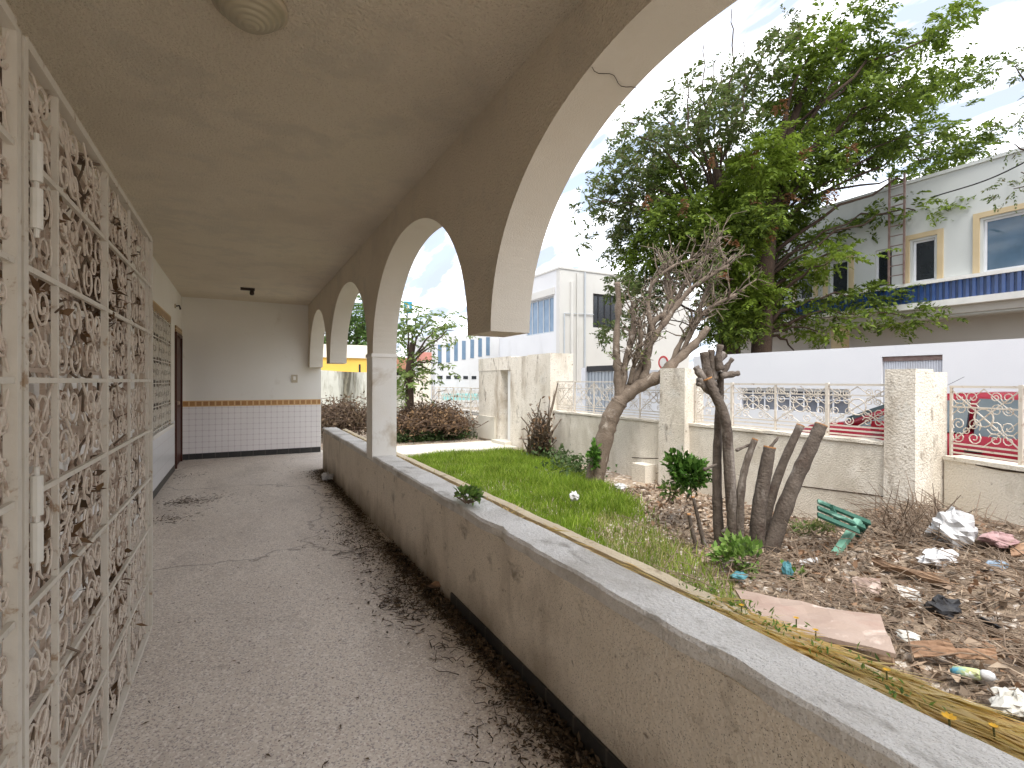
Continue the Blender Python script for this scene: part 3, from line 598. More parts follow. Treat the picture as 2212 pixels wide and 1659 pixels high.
for i in range(560):
    if i < 430: y = random.uniform(.3, 8); x = XR-.03-abs(random.gauss(0, .16))*(1 if y < 5.5 else .6)
    else:
        px, py = random.choice(((850, 1290), (890, 1330), (760, 1190), (1010, 1400), (400, 1085), (1130, 1540))); q = hz(px, py, 0); x = q[0]+random.gauss(0, .10); y = q[1]+random.gauss(0, .12)
    a = random.uniform(0, PI); l = random.choice((random.uniform(.03, .08), random.uniform(.04, .14))); z = random.uniform(.004, .02); x2 = x+math.cos(a)*l; x2 = min(x2, XR-.02)
    tw.tube([(x, y, z), ((x*.65+x2*.35)+random.gauss(0, .010), y+math.sin(a)*l*.35+random.gauss(0, .008), z+.006), ((x*.3+x2*.7)+random.gauss(0, .012), y+math.sin(a)*l*.7+random.gauss(0, .010), z+.004), (x2, y+math.sin(a)*l, random.uniform(.004, .03))], [.0024, .0022, .0018, .001], 4)
tw.build('dry_twigs', M['twig_dark'], kind='stuff', label='thin dark twigs scattered along the parapet foot')
def leafthing(name, c, r, m, label, category, seed=1):
    rs = np.random.default_rng(seed); mb = MB(); c = np.array(c); n = 10; ring = []
    for j in range(n):
        a = 2*PI*j/n; k = 1+.18*rs.normal(); ring.append(c+np.array([r[0]*math.cos(a)*k, r[1]*math.sin(a)*k, .012+.35*r[2]*math.sin(2*a)+r[2]*.5]))
    top = c+np.array([0, 0, r[2]])
    for j in range(n): mb.quad(ring[j], ring[(j+1) % n], top); mb.quad(ring[(j+1) % n], ring[j], c+np.array([0, 0, .002]))
    return mb.build(name, m, None, False, label=label, category=category)
leafthing('dry_leaf', hz(938, 1272, .03), (.055, .035, .035), M['card'], 'single curled orange brown leaf lying beside the parapet foot', 'leaf', 3)
crumple(hz(706, 1030, .05), (.07, .07, .07), .8, 5).build('crumpled_paper', M['paper'], None, label='crumpled grey paper ball at the far parapet corner', category='paper')
def plant(name, c, r, n, ln, wd, m, label, category, stems=8, up=.5, stem_m=None, seed=None, part='foliage', thing_base=None):
    c = np.array(c, float); r = np.array(r, float); t = thing(name, thing_base if thing_base is not None else c-[0, 0, r[2]], label, category)
    nb = 8; bc_ = unit(RNG.normal(size=(nb, 3)))*RNG.uniform(.2, .85, (nb, 1)); bc_[:, 2] *= .9; bi = RNG.integers(0, nb, n); q = bc_[bi]+unit(RNG.normal(size=(n, 3)))*RNG.uniform(.1, .5, (n, 1)); p = c+q*r; q = unit(q)
    d = q+[0, 0, up]+RNG.normal(size=(n, 3))*.5; V, Fq = leaf_arrays(p, d, RNG.uniform(.6, 1.2, n)*ln, RNG.uniform(.7, 1.2, n)*wd, np.tile([0, 0, 1.], (n, 1))+RNG.normal(size=(n, 3))*.7)
    quads_obj(part, V, Fq, m, t); b = np.array(origin(t)); mb = MB()
    for _ in range(stems):
        e = c+unit(RNG.normal(size=3))*r*.75; mb.tube([b+RNG.normal(size=3)*[.02, .02, 0], (b+e)/2+RNG.normal(size=3)*.02*r, e], [.006, .005, .003], 5)
    mb.build('stem', stem_m or M['twig'], t); return t
plant('leafy_weed', hz(1008, 1072, .70), (.085, .17, .035), 170, .055, .03, M['leaf_weed'], 'small leafy weed sprawled over the parapet cap', 'weed', 6, .2)

# planter strip: straw and small weeds on the soil
parts = []
n = 11000; yy = RNG.uniform(-.6, 2.6, n); keep = RNG.uniform(size=n) < np.clip((1.45-yy)/.5, .015, 1); yy = yy[keep]; n = len(yy)
xx = RNG.uniform(1.36, 1.50, n)+np.clip((1.5-yy)/2.5, 0, .5)*RNG.uniform(-.02, .16, n); z = .588+RNG.uniform(0, .018, n)+.012*np.clip(1-yy, 0, 1)
p = np.stack([xx, yy, z], 1); d = RNG.normal(size=(n, 3))*[.14, .5, .045]+[.02, -.7, .015]; d[:, 1] = -np.abs(d[:, 1])-.35
parts.append(leaf_arrays(p, d, RNG.uniform(.07, .24, n), RNG.uniform(.005, .012, n), np.tile([0, 0, 1.], (n, 1))+RNG.normal(size=(n, 3))*.3))
n = 900; p = np.stack([RNG.uniform(1.36, 1.45, n), RNG.uniform(2.2, 8, n), np.full(n, .588)], 1); parts.append(leaf_arrays(p, RNG.normal(size=(n, 3))*[.6, 1, .3], RNG.uniform(.03, .09, n), RNG.uniform(.003, .008, n)))
V, Fq = cat(parts); V[:, 2] = np.maximum(V[:, 2], .587); quads_obj('dry_straw', V, Fq, M['straw'], kind='stuff', label='flattened dry straw on the planter strip')
parts = []
for k in range(26):
    y = random.choice((random.uniform(.9, 1.35), random.uniform(.2, 1.3))); x = random.uniform(1.38, 1.55); m_ = random.randint(10, 26); c = np.array([x, y, .61]); p = c+RNG.normal(size=(m_, 3))*[.025, .035, .02]
    parts.append(leaf_arrays(p, RNG.normal(size=(m_, 3))+[0, 0, .8], RNG.uniform(.012, .03, m_), RNG.uniform(.004, .010, m_)))
V, Fq = cat(parts); quads_obj('low_weeds', V, Fq, M['leaf_weed'], kind='stuff', label='low dull green weeds growing through the straw')
FL = ((1720, 1336, 'yellow flower beside the pink board edge'), (1762, 1362, 'yellow flower farther along the straw strip, under the board'), (2050, 1551, 'largest orange yellow flower at the lower right of the straw strip'), (2146, 1569, 'pale yellow flower nearest the right edge of the straw'), (1602, 1308, 'yellow green flower head at the far end of the straw strip'), (1915, 1448, 'small yellow flower midway along the straw strip'))
for px, py, lb in FL:
    c = hz(px, py, .635); t = thing('yellow_flower', c-[0, 0, .045], lb, 'flower', 'yellow flowers on the planter strip')
    mb = MB(); s = 1.0 if 'largest' in lb else .6
    for k in range(9):
        a = 2*PI*k/9; e = c+np.array([math.cos(a), math.sin(a), .35])*.016*s; q = np.array([-math.sin(a), math.cos(a), 0])*.006*s; mb.quad(c, (c+e)/2+q, e, (c+e)/2-q)
    mb.build('petals', M['flower'], t); MB().tube([c-[0, 0, .045], c-[.006, .004, .02], c-[0, 0, .002]], .0022, 5).build('stem', M['leaf_dull'], t)

# ------------------------------------------------------------------ lawn and garden plants
LAWN = [(1.52, 9.95), (5.2, 9.95), (5.35, 8.3), (4.85, 6.3), (4.45, 5.0), (3.85, 4.1), (3.5, 3.2), (3.05, 2.35), (1.52, 1.2)]
def inside(x, y, poly):
    c = np.zeros(len(x), bool); j = len(poly)-1
    for i in range(len(poly)):
        (xi, yi), (xj, yj) = poly[i], poly[j]; k = ((yi > y) != (yj > y)) & (x < (xj-xi)*(y-yi)/(yj-yi+1e-12)+xi); c ^= k; j = i
    return c
def blades(x, y, z, h, wd, lean=.5):
    n = len(x); b = np.stack([x, y, z], 1); a = RNG.uniform(0, 2*PI, n); s = np.stack([np.cos(a), np.sin(a), np.zeros(n)], 1)*wd[:, None]/2
    l = RNG.normal(size=(n, 3))*[1, 1, 0]*lean*h[:, None]*.5; m = b+l*.35+np.stack([0*h, 0*h, h*.6], 1); t = b+l+np.stack([0*h, 0*h, h], 1)
    V = np.stack([b-s, b+s, m+s*.7, m-s*.7, t], 1).reshape(-1, 3); i = np.arange(n)*5
    V2 = np.stack([b-s, b+s, m+s*.7, m-s*.7, m-s*.7, m+s*.7, t+s*.08, t-s*.08], 1).reshape(-1, 3); j = np.arange(n)*8
    # one island: share the middle edge
    V3 = np.stack([b-s, b+s, m+s*.7, m-s*.7, t+s*.08, t-s*.08], 1).reshape(-1, 3); k = np.arange(n)*6
    return V3, np.concatenate([np.stack([k, k+1, k+2, k+3], 1), np.stack([k+3, k+2, k+4, k+5], 1)])
n = 90000; x = RNG.uniform(1.52, 5.5, n); y = RNG.uniform(1.2, 9.95, n); w_ = 2.75+.0*x
k = inside(x+RNG.normal(size=n)*.07, y+RNG.normal(size=n)*.1, LAWN) & ((x > 2.5) | (RNG.uniform(size=n) < .35)); x, y = x[k], y[k]
cl = .5+.5*np.sin(x*3.1+np.sin(y*2.3)*1.5)*np.sin(y*2.7+x); h = .78*(.07+.10*cl+.05*RNG.uniform(size=len(x)))*RNG.uniform(.6, 1.15, len(x))
dull = (y < 4.0+.5*np.sin(x*4)) & (RNG.uniform(size=len(x)) < .75)
def grow(mask, m, name, lb): V, Fq = blades(x[mask], y[mask], hfun(x[mask], y[mask])-.01, h[mask], RNG.uniform(.006, .012, mask.sum()), .8); quads_obj(name, V, Fq, m, kind='stuff', label=lb)
grow(~dull, M['grass'], 'grass', 'lush green uncut grass in the middle of the garden'); grow(dull & (RNG.uniform(size=len(x)) < .6), M['grass_dull'], 'grass', 'sparse yellowing grass at the near end of the lawn')
V = [(a, b, G0+.006) for a, b in LAWN]
def leafpile(c, s, n, ln, wd, flatz=1.): p = np.array(c)+RNG.normal(size=(n, 3))*np.array(s); return leaf_arrays(p, RNG.normal(size=(n, 3))*[1, 1, flatz], RNG.uniform(.6, 1.3, n)*ln, RNG.uniform(.6, 1.3, n)*wd)
# ground cover round the brush piles and along the wall foot
parts = []
for (px, py, s, n) in ((870, 945, .3, 900), (900, 943, .35, 1000), (940, 941, .35, 1000), (985, 938, .35, 900), (1010, 930, .28, 700), (1200, 985, .25, 350), (1225, 1000, .2, 250), (1250, 1015, .25, 250)):
    c = hz(px, py, G0+.1); parts.append(leafpile(c, (s, s*.7, .10), n, .08, .045))
V, Fq = cat(parts); V[:, 2] = np.maximum(V[:, 2], G0); quads_obj('ground_cover', V, Fq, M['cover'], kind='stuff', label='dark creeping ground cover beyond the path')
# dry tufts and leaves on the bare earth
n = 9000; x = RNG.uniform(2.6, 5.5, n); y = RNG.uniform(-.6, 5.6, n); k = ~inside(x, y, LAWN); x, y = x[k], y[k]; n = len(x)
p = np.stack([x, y, hfun(x, y)+RNG.uniform(0, .03, n)], 1); V, Fq = leaf_arrays(p, RNG.normal(size=(n, 3))*[1, 1, .35], RNG.uniform(.025, .10, n), RNG.uniform(.012, .05, n), np.tile([0, 0, 1.], (n, 1))+RNG.normal(size=(n, 3))*.6, .4)
quads_obj('dry_leaf_litter', V, Fq, M['rubbleleaf'], kind='stuff', label='curled dry leaves strewn over the bare earth and rubble')
n = 7000; x = RNG.uniform(2.6, 5.6, n); y = RNG.normal(1.4, 1.2, n); k = ~inside(x, y, LAWN); x, y = x[k], y[k]; n = len(x); p = np.stack([x, y, hfun(x, y)+RNG.uniform(.005, .035, n)], 1)
V, Fq = leaf_arrays(p, RNG.normal(size=(n, 3))*[1, 1, .22], RNG.uniform(.05, .22, n), RNG.uniform(.004, .010, n), np.tile([0, 0, 1.], (n, 1))+RNG.normal(size=(n, 3))*.4); quads_obj('dry_stalks', V, Fq, M['rubbleleaf'], kind='stuff', label='dry stalks and grass stems strewn over the rubble heap')
def chips(x, y, smin, smax, lift=.0):
    n = len(x); s = RNG.uniform(smin, smax, n)*RNG.uniform(.4, 1, n); z = hfun(x, y)+lift*RNG.uniform(0, 1, n)
    cube = np.array([[-1, -1, -1], [1, -1, -1], [1, 1, -1], [-1, 1, -1], [-.7, -.8, 1], [.8, -.7, 1], [.7, .8, 1], [-.8, .6, 1]])*.5
    V = cube[None]*s[:, None, None]*np.stack([RNG.uniform(.6, 1.6, n), RNG.uniform(.6, 1.2, n), RNG.uniform(.2, .7, n)], 1)[:, None]*RNG.uniform(.75, 1.2, (n, 8, 3))
    a = RNG.uniform(0, 6.28, n); b = RNG.normal(size=n)*.45; ca, sa, cb_, sb = np.cos(a), np.sin(a), np.cos(b), np.sin(b)
    y1 = V[..., 1]*cb_[:, None]-V[..., 2]*sb[:, None]; z1 = V[..., 1]*sb[:, None]+V[..., 2]*cb_[:, None]
    V = np.stack([V[..., 0]*ca[:, None]-y1*sa[:, None]+x[:, None], V[..., 0]*sa[:, None]+y1*ca[:, None]+y[:, None], z1+z[:, None]], -1).reshape(-1, 3)
    q = np.array([[3, 2, 1, 0], [4, 5, 6, 7], [0, 1, 5, 4], [1, 2, 6, 5], [2, 3, 7, 6], [3, 0, 4, 7]]); return V, (np.arange(n)[:, None, None]*8+q[None]).reshape(-1, 4)
n = 2600; x = RNG.uniform(2.6, 5.7, n); y = RNG.uniform(-.7, 5.4, n); k = ~inside(x, y, LAWN) & ((y < 2.4) | (RNG.uniform(size=n) < .55)); V, Fq = chips(x[k], y[k], .010, .07, .012)
quads_obj('rubble', V, Fq, M['chips'], kind='stuff', label='broken stone and plaster chips over the garden heap')
tw = MB()
for _ in range(1300):
    x = random.uniform(2.9, 5.9); y = random.gauss(1.5, 1.0); a = random.uniform(0, PI); l = random.uniform(.08, .42); z = float(hfun(x, y))+random.uniform(.01, .06); e = random.gauss(0, .12)*l*2
    tw.tube([(x, y, z), (x+math.cos(a)*l/2+random.gauss(0, .02), y+math.sin(a)*l/2, z+e*.5+.015), (x+math.cos(a)*l, y+math.sin(a)*l, z+e)], [.004, .003, .0015], 4)
for _ in range(80):
    q = gp(random.uniform(1900, 2060), random.uniform(1120, 1180)); l = random.uniform(.15, .45); d = unit(np.array([random.gauss(0, .6), random.gauss(0, .6), .8]))
    tw.tube([q, q+d*l*.5+RNG.normal(size=3)*.02, q+d*l+RNG.normal(size=3)*.04], [.005, .004, .002], 4)
tw.build('dry_twigs', M['twig'], kind='stuff', label='dry sticks and twigs strewn over the rubble heap')

# ---- individual rubbish
def board(name, corners, th, m, label, category, parts=None):
    """flat piece from 4 corner points with a thickness"""
    p = [np.array(c, float) for c in corners]; nrm = np.cross(p[1]-p[0], p[3]-p[0]); nrm /= np.linalg.norm(nrm); nrm *= 1 if nrm[2] > 0 else -1
    mb = MB(); q = [c-nrm*th for c in p]; N_ = 6; A = lambda u, v, P_: (P_[0]*(1-u)+P_[1]*u)*(1-v)+(P_[3]*(1-u)+P_[2]*u)*v
    rs = np.random.default_rng(len(label)); J = rs.normal(size=(N_+1, N_+1))*.012*np.linalg.norm(p[1]-p[0])
    top = [[A(i/N_, j/N_, p)+nrm*J[i][j]+(np.cross(nrm, p[1]-p[0])*J[j][i]*.4 if 0 in (i, j) or N_ in (i, j) else 0) for j in range(N_+1)] for i in range(N_+1)]
    for i in range(N_):
        for j in range(N_): mb.quad(top[i][j], top[i+1][j], top[i+1][j+1], top[i][j+1]); mb.quad(*[t-nrm*th for t in (top[i][j+1], top[i+1][j+1], top[i+1][j], top[i][j])])
    for i in range(N_):
        for a, b in ((top[i][0], top[i+1][0]), (top[i+1][N_], top[i][N_]), (top[0][i+1], top[0][i]), (top[N_][i], top[N_][i+1])): mb.quad(a, a-nrm*th, b-nrm*th, b)
    return mb.build(name, m, None, label=label, category=category)
zb = .30
def board_px(name, pts, zs, th, m, label, category): return board(name, [hz(px, py, z) for (px, py), z in zip(pts, zs)], th, m, label, category)
board('pink_board', [gp(1640, 1352, .20), gp(1935, 1410, .22), gp(1902, 1330, .20), gp(1588, 1272, .17)], .022, M['pink_board'], 'broad water stained pink board lying behind the straw strip', 'board')
board('wooden_plank', [gp(1882, 1205, .05), gp(2050, 1252, .06), gp(2054, 1264, .05), gp(1884, 1214, .05)], .03, M['plank'], 'long brown plank lying across the rubble below the plastic bags', 'plank')
board('wooden_plank', [gp(1816, 1395, .12), gp(1930, 1418, .14), gp(1928, 1428, .12), gp(1820, 1406, .12)], .03, M['plank'], 'dark short plank under the near edge of the pink board', 'plank')
board('cardboard_piece', [gp(1960, 1385, .07), gp(2050, 1380, .12), gp(2070, 1412, .08), gp(1975, 1420, .05)], .006, M['card'], 'torn reddish cardboard piece above the colourful bottle, left one', 'cardboard')
board('cardboard_piece', [gp(2060, 1400, .08), gp(2150, 1400, .10), gp(2155, 1425, .06), gp(2060, 1422, .05)], .006, M['card'], 'tan cardboard strip above the colourful bottle, right one', 'cardboard')
board('cardboard_piece', [gp(2180, 1175, .04), gp(2215, 1172, .05), gp(2215, 1196, .05), gp(2184, 1200, .04)], .01, M['card'], 'orange brown cardboard at the right edge by the wall foot', 'cardboard')
board('grey_slab', [gp(1840, 1245, .03), gp(1900, 1250, .05), gp(1905, 1285, .03), gp(1845, 1280, .02)], .03, M['pink_board'], 'dull pink grey stone slab in the rubble beside the plank', 'slab')
board('grey_slab', [gp(1930, 1262, .03), gp(1985, 1275, .05), gp(1990, 1300, .03), gp(1940, 1290, .02)], .03, M['cap'], 'grey broken slab in the rubble under the long plank', 'slab')
board('white_sheet', [gp(1722, 1210, .04), gp(1765, 1203, .06), gp(1768, 1215, .04), gp(1725, 1220, .02)], .008, M['plastic_white'], 'flat white plastic sheet beside the teal scrap', 'plastic sheet')
board('pale_strip', [gp(2000, 1486, .06), gp(2150, 1532, .07), gp(2146, 1546, .05), gp(1998, 1496, .05)], .02, M['grey_pipe'], 'long pale plastic strip at the lower right behind the straw', 'plastic strip')
crumple(gp(2062, 1146, .10), (.14, .13, .15), .9, 21, 22, 14, .32).build('plastic_bag', M['plastic_white'], None, label='white crumpled plastic bag standing at the wall foot', category='plastic bag')
crumple(gp(2028, 1205, .04), (.17, .08, .07), .7, 22, 22, 12, .4).build('plastic_bag', M['plastic_white'], None, label='white torn plastic bag lying flat on the rubble below the standing bag', category='plastic bag')
crumple(gp(2190, 1515, .05), (.10, .07, .05), .7, 24, 18, 10, .4).build('plastic_bag', M['grey_pipe'], None, label='dirty greyish bag at the right edge beside the pale strip', category='plastic bag')
crumple(gp(1340, 1052, .03), (.09, .08, .06), .8, 23).build('crumpled_paper', M['plastic_white'], None, label='white crumpled paper by the leaning tree foot', category='paper')
crumple(hz(1240, 1072, .05), (.05, .06, .05), .9, 29).build('crumpled_paper', M['plastic_white'], None, label='pale crumpled paper caught in the lawn near the curb', category='paper')
crumple(gp(2038, 1312, .04), (.10, .07, .07), .7, 26).build('black_plastic', M['plastic_black'], None, label='black crumpled plastic scrap in the middle of the rubble', category='plastic scrap')
board('black_plastic', [gp(2108, 1335, .03), gp(2122, 1332, .06), gp(2165, 1355, .05), gp(2150, 1358, .02)], .008, M['plastic_black'], 'thin black plastic strip right of the crumpled black scrap', 'plastic scrap')
crumple(gp(2158, 1165, .05), (.14, .09, .07), .6, 27).build('pink_rag', M['pink_cloth'], None, label='dusty pink rag by the wall foot at the right edge', category='rag')
crumple(gp(1597, 1244, .05), (.06, .05, .035), .7, 33).build('teal_plastic', M['plastic_blue'], None, label='teal plastic scrap under the bright leafy weed', category='plastic scrap')
crumple(gp(1700, 1232, .05), (.035, .035, .065), .9, 34).build('teal_plastic', M['plastic_blue'], None, label='teal plastic cup shape beside the white sheet', category='plastic scrap')
crumple(gp(2150, 1222, .03), (.14, .05, .03), .7, 35).build('blue_grey_scrap', M['bluegrey'], None, label='blue grey plastic scrap below the pink rag', category='plastic scrap')
crumple(gp(1962, 1375, .04), (.05, .05, .03), .8, 36).build('round_disc', M['grey_pipe'], None, label='pale round lid by the corner of the pink board', category='lid')
# crushed colourful bottle
a, b = gp(2058, 1450, .05), gp(2150, 1462, .05); d = unit(b-a); l = np.linalg.norm(b-a)
bt = thing('plastic_bottle', (a+b)/2-[0, 0, .04], 'crushed bottle with a blue and yellow green wrapper near the straw', 'bottle')
MB().tube([a+d*l*t for t in (.0, .04, .3, .62, .68)], [.013, .024, .026, .024, .02], 14).build('wrapper', mat('wrapper', (.36, .46, .26), (.50, .52, .22), 14, .4, 0, stains=[((.12, .38, .55), 9, .5, .55), ((.7, .75, .72), 16, .58, .62)]), bt, True)
MB().tube([a+d*l*t for t in (.68, .75, .9, 1)], [.02, .024, .022, .012], 14).build('bottle_body', M['plastic_white'], bt, True)
MB().tube([a+d*l*t for t in (-.05, -.001)], [.011, .012], 12).build('cap', M['plastic_blue'], bt, True)
# broken green bench
DB = float(np.dot(gp(1800, 1200)-EYE, FW)); P_ = P; P = lambda x, y, d: P_(x, y, d-4.5+DB)
A = P(1766, 1083, 4.75); B = P(1880, 1130, 4.62); bc = thing('broken_bench', gp(1815, 1195), 'broken green wooden bench leaning at the wall foot', 'bench')
dn = P(1766, 1106, 4.6)-A
for k in range(3):
    o = dn*(k*.62); MB().bar(A+o, B*(1-.12*k)+A*.12*k+o, .018, .06, dn).build('slat', M['green_paint'], bc)
MB().bar(P(1855, 1124, 4.58), P(1800, 1204, 4.50), .045, .05, (0, 1, 0)).build('leg', M['green_pale'], bc)
MB().bar(P(1872, 1128, 4.66), P(1845, 1170, 4.75), .04, .04, (0, 1, 0)).build('leg', M['green_paint'], bc)
MB().bar(P(1796, 1092, 4.71), P(1812, 1136, 4.62), .03, .03, (0, 1, 0)).build('crosspiece', M['green_paint'], bc); P = P_

# ------------------------------------------------------------------ leaning pruned tree
def limb(mb, pts, d, r0, r1, n=10, jit=.0, knob=.12, sub=6):
    p = [P(x, y, d if not hasattr(d, '__len__') else d[i]) for i, (x, y) in enumerate(pts)]
    q = []; m = len(p)
    for i in range(m-1):
        p0, p1, p2, p3 = p[max(i-1, 0)], p[i], p[i+1], p[min(i+2, m-1)]
        for k in range(sub):
            t = k/sub; q.append(.5*((2*p1)+(-p0+p2)*t+(2*p0-5*p1+4*p2-p3)*t*t+(-p0+3*p1-3*p2+p3)*t**3))
    q.append(p[-1]); L_ = len(q)
    mb.tube(q, [(r0+(r1-r0)*i/(L_-1))*(1+random.gauss(0, knob*.6)+knob*math.sin(i*1.9)) for i in range(L_)], n); return q
base = gp(1290, 1038); lt = thing('leaning_tree', base, 'heavily pruned bare tree leaning right along the garden wall', 'tree')
tr = MB(); D = 7.75
limb(tr, [(1283, 1045), (1292, 1000), (1308, 940), (1320, 900), (1338, 868)], D, .15, .125, 12, knob=.05)
tr.build('trunk', M['bark'], lt, True)
LB = [([(1336, 870), (1375, 838), (1426, 811), (1455, 785), (1498, 746), (1530, 707)], .115, .045), ([(1337, 866), (1334, 800), (1331, 746), (1336, 660), (1333, 610)], .065, .04),
      ([(1345, 860), (1366, 825), (1394, 769), (1410, 698), (1450, 672), (1478, 616), (1524, 551), (1558, 512)], .075, .022), ([(1380, 838), (1396, 800), (1404, 746), (1440, 690), (1491, 626), (1540, 592), (1575, 572)], .07, .02),
      ([(1343, 855), (1350, 790), (1368, 714), (1366, 664)], .055, .042), ([(1430, 690), (1448, 650), (1440, 600), (1450, 563)], .055, .05), ([(1470, 770), (1500, 705), (1530, 668), (1590, 636)], .045, .02),
      ([(1410, 720), (1400, 660), (1412, 610), (1455, 575), (1500, 560)], .04, .018), ([(1450, 785), (1470, 740), (1500, 690), (1520, 640), (1535, 610)], .04, .016), ([(1360, 830), (1372, 780), (1385, 735), (1380, 690)], .04, .02), ([(1478, 616), (1500, 600), (1530, 540)], .03, .012)]
tips = []
for k, (pts, r0, r1) in enumerate(LB):
    mb = MB(); dd = [D+((k % 3)-1)*.22*i/(len(pts)-1) for i in range(len(pts))]; q = limb(mb, pts, dd, r0, r1, 8, knob=.14)
    if k > 1:
        for _ in range(34):
            i = random.randint(len(q)//4, len(q)-1); s = q[i]; e = s+unit(RNG.normal(size=3)*[.5, .5, .3]+unit(q[-1]-q[0])*.6+[0, 0, .3])*random.uniform(.08, .42)
            rr = random.uniform(.35, 1); mb.tube([s, (s+e)/2+RNG.normal(size=3)*.018, e], [.020*rr, .014*rr, .008*rr], 5); tips.append(e)
            for _k in range(2): e2 = e+RNG.normal(size=3)*.09+unit(e-s)*.06; mb.tube([e, e2], [.007*rr+.002, .004], 4)
    mb.build('branch', M['bark'], lt, True)
parts = []
for e in tips:
    if random.random() < .28: m_ = random.randint(4, 12); p = e+RNG.normal(size=(m_, 3))*.05; parts.append(leaf_arrays(p, RNG.normal(size=(m_, 3))+[0, 0, .4], RNG.uniform(.05, .09, m_), RNG.uniform(.02, .035, m_)))
V, Fq = cat(parts); quads_obj('sprouts', V, Fq, M['leaf_dull'], lt, kind='stuff')
plant('leafy_sprout', P(1281, 990, 7.6), (.09, .09, .27), 190, .09, .05, M['leaf_bush'], 'dark leafy sprout climbing the leaning tree foot', 'shrub', 4)

# ------------------------------------------------------------------ coppiced stump with cut stems
base = gp(1620, 1195); st = thing('coppiced_tree', base, 'coppiced tree with several cut bare stems in the garden', 'tree'); D = 4.5
STEMS = [([(1556, 1200), (1550, 1100), (1549, 996), (1553, 900), (1556, 811)], .052, .04, 4.55), ([(1588, 1200), (1582, 1110), (1576, 1022), (1570, 931), (1562, 890), (1543, 850), (1528, 818)], .055, .05, 4.42),
         ([(1597, 1195), (1600, 1074), (1610, 1009), (1631, 949)], .042, .03, 4.38), ([(1634, 1205), (1640, 1100), (1655, 1009), (1663, 966)], .075, .06, 4.45),
         ([(1645, 1180), (1662, 1090), (1690, 1005), (1729, 919)], .05, .042, 4.6), ([(1660, 1205), (1689, 1113), (1720, 1035), (1756, 957), (1774, 918)], .078, .062, 4.4),
         ([(1504, 1182), (1494, 1140), (1488, 1111)], .022, .018, 4.5), ([(1522, 1180), (1508, 1120), (1497, 1074)], .024, .016, 4.55)]
for pts, r0, r1, dd in STEMS:
    mb = MB(); q = limb(mb, pts, dd, r0*.92, r1*.82, 11, knob=.04); s = mb.build('stem', M['bark_stump'], st, True); d = unit(q[-1]-q[-2])
    MB().tube([q[-1]-d*.004, q[-1]+d*.006], r1*.86, 11).build('cut_face', M['cut_wood'], s)
for (a, b, r0, r1) in (((1546, 850), (1510, 815), .05, .035), ((1540, 835), (1521, 760), .045, .035), ((1552, 815), (1566, 764), .045, .032), ((1555, 812), (1597, 806), .035, .022), ((1530, 826), (1503, 792), .04, .03), ((1545, 820), (1536, 755), .035, .025), ((1535, 840), (1506, 826), .035, .028), ((1556, 815), (1582, 775), .03, .02), ((1556, 800), (1556, 745), .035, .03)):
    mb = MB(); limb(mb, [a, ((a[0]+b[0])/2+random.gauss(0, 4), (a[1]+b[1])/2+random.gauss(0, 4)), b], 4.45+random.gauss(0, .05), r0, r1, 8, knob=.12, sub=4); mb.build('branch_stub', M['bark_stump'], st, True)
for (a, b) in (((1590, 973), (1626, 958)), ((1663, 968), (1682, 944)), ((1520, 1015), (1548, 1003)), ((1560, 1150), (1592, 1120))): mb = MB(); limb(mb, [a, b], 4.42, .016, .008, 6); mb.build('branch_stub', M['bark_stump'], st, True)

plant('green_shrub', P(1487, 1022, 5.3), (.26, .26, .26), 1100, .08, .045, M['leaf_bush'], 'dark green glossy shrub by the wall pillar', 'shrub', 8, .3, thing_base=gp(1490, 1080))
plant('leafy_weed', P(1616, 1207, 3.95), (.22, .22, .14), 460, .07, .04, M['leaf_weed'], 'bright leafy weed at the coppiced tree foot', 'weed', 10, .5)
plant('leafy_weed', P(1742, 1142, 4.75), (.24, .24, .15), 700, .045, .022, M['leaf_dull'], 'dull green bushy weed beside the broken bench', 'weed', 12, .4)
plant('leafy_weed', P(1716, 1248, 3.75), (.11, .11, .08), 110, .05, .03, M['leaf_weed'], 'small weed between the teal scraps and the rubble', 'weed', 5, .4)
plant('leafy_weed', P(1862, 1222, 4.0), (.09, .07, .05), 110, .045, .025, M['leaf_dull'], 'tiny dull weed at the left end of the long plank', 'weed', 5, .4)
plant('leafy_weed', P(1448, 1060, 5.3), (.12, .10, .13), 110, .06, .03, M['leaf_weed'], 'pale yellow green weed left of the dark shrub', 'weed', 5, .5)
# dead bush against the gateway
base = hz(1168, 985, G0); db = thing('dead_bush', base, 'bare dead bush with dry leaves against the gateway', 'bush'); mb = MB()
for _ in range(150):
    px, py = random.gauss(1168, 15), random.gauss(930, 24); e = P(px, py, 10.0+random.gauss(0, .25)); s = base+[random.gauss(0, .12), random.gauss(0, .12), 0]; mb.tube([s, s*.5+e*.5+RNG.normal(size=3)*.08, e], [.03, .018, .008], 5)
for (px, py) in ((1205, 828), (1198, 850), (1212, 905), (1125, 900), (1190, 880)): limb(mb, [(1165, 960), ((1165+px)/2+4, (960+py)/2), (px, py)], 10.0, .035, .01, 6)
mb.build('branch', M['bark'], db); p = np.array([P(random.gauss(1167, 15), random.gauss(935, 26), 10.0+random.gauss(0, .25)) for _ in range(320)]); V, Fq = leaf_arrays(p, RNG.normal(size=(320, 3)), RNG.uniform(.05, .12, 320), RNG.uniform(.02, .05, 320)); quads_obj('dry_foliage', V, Fq, M['deadleaf'], db)
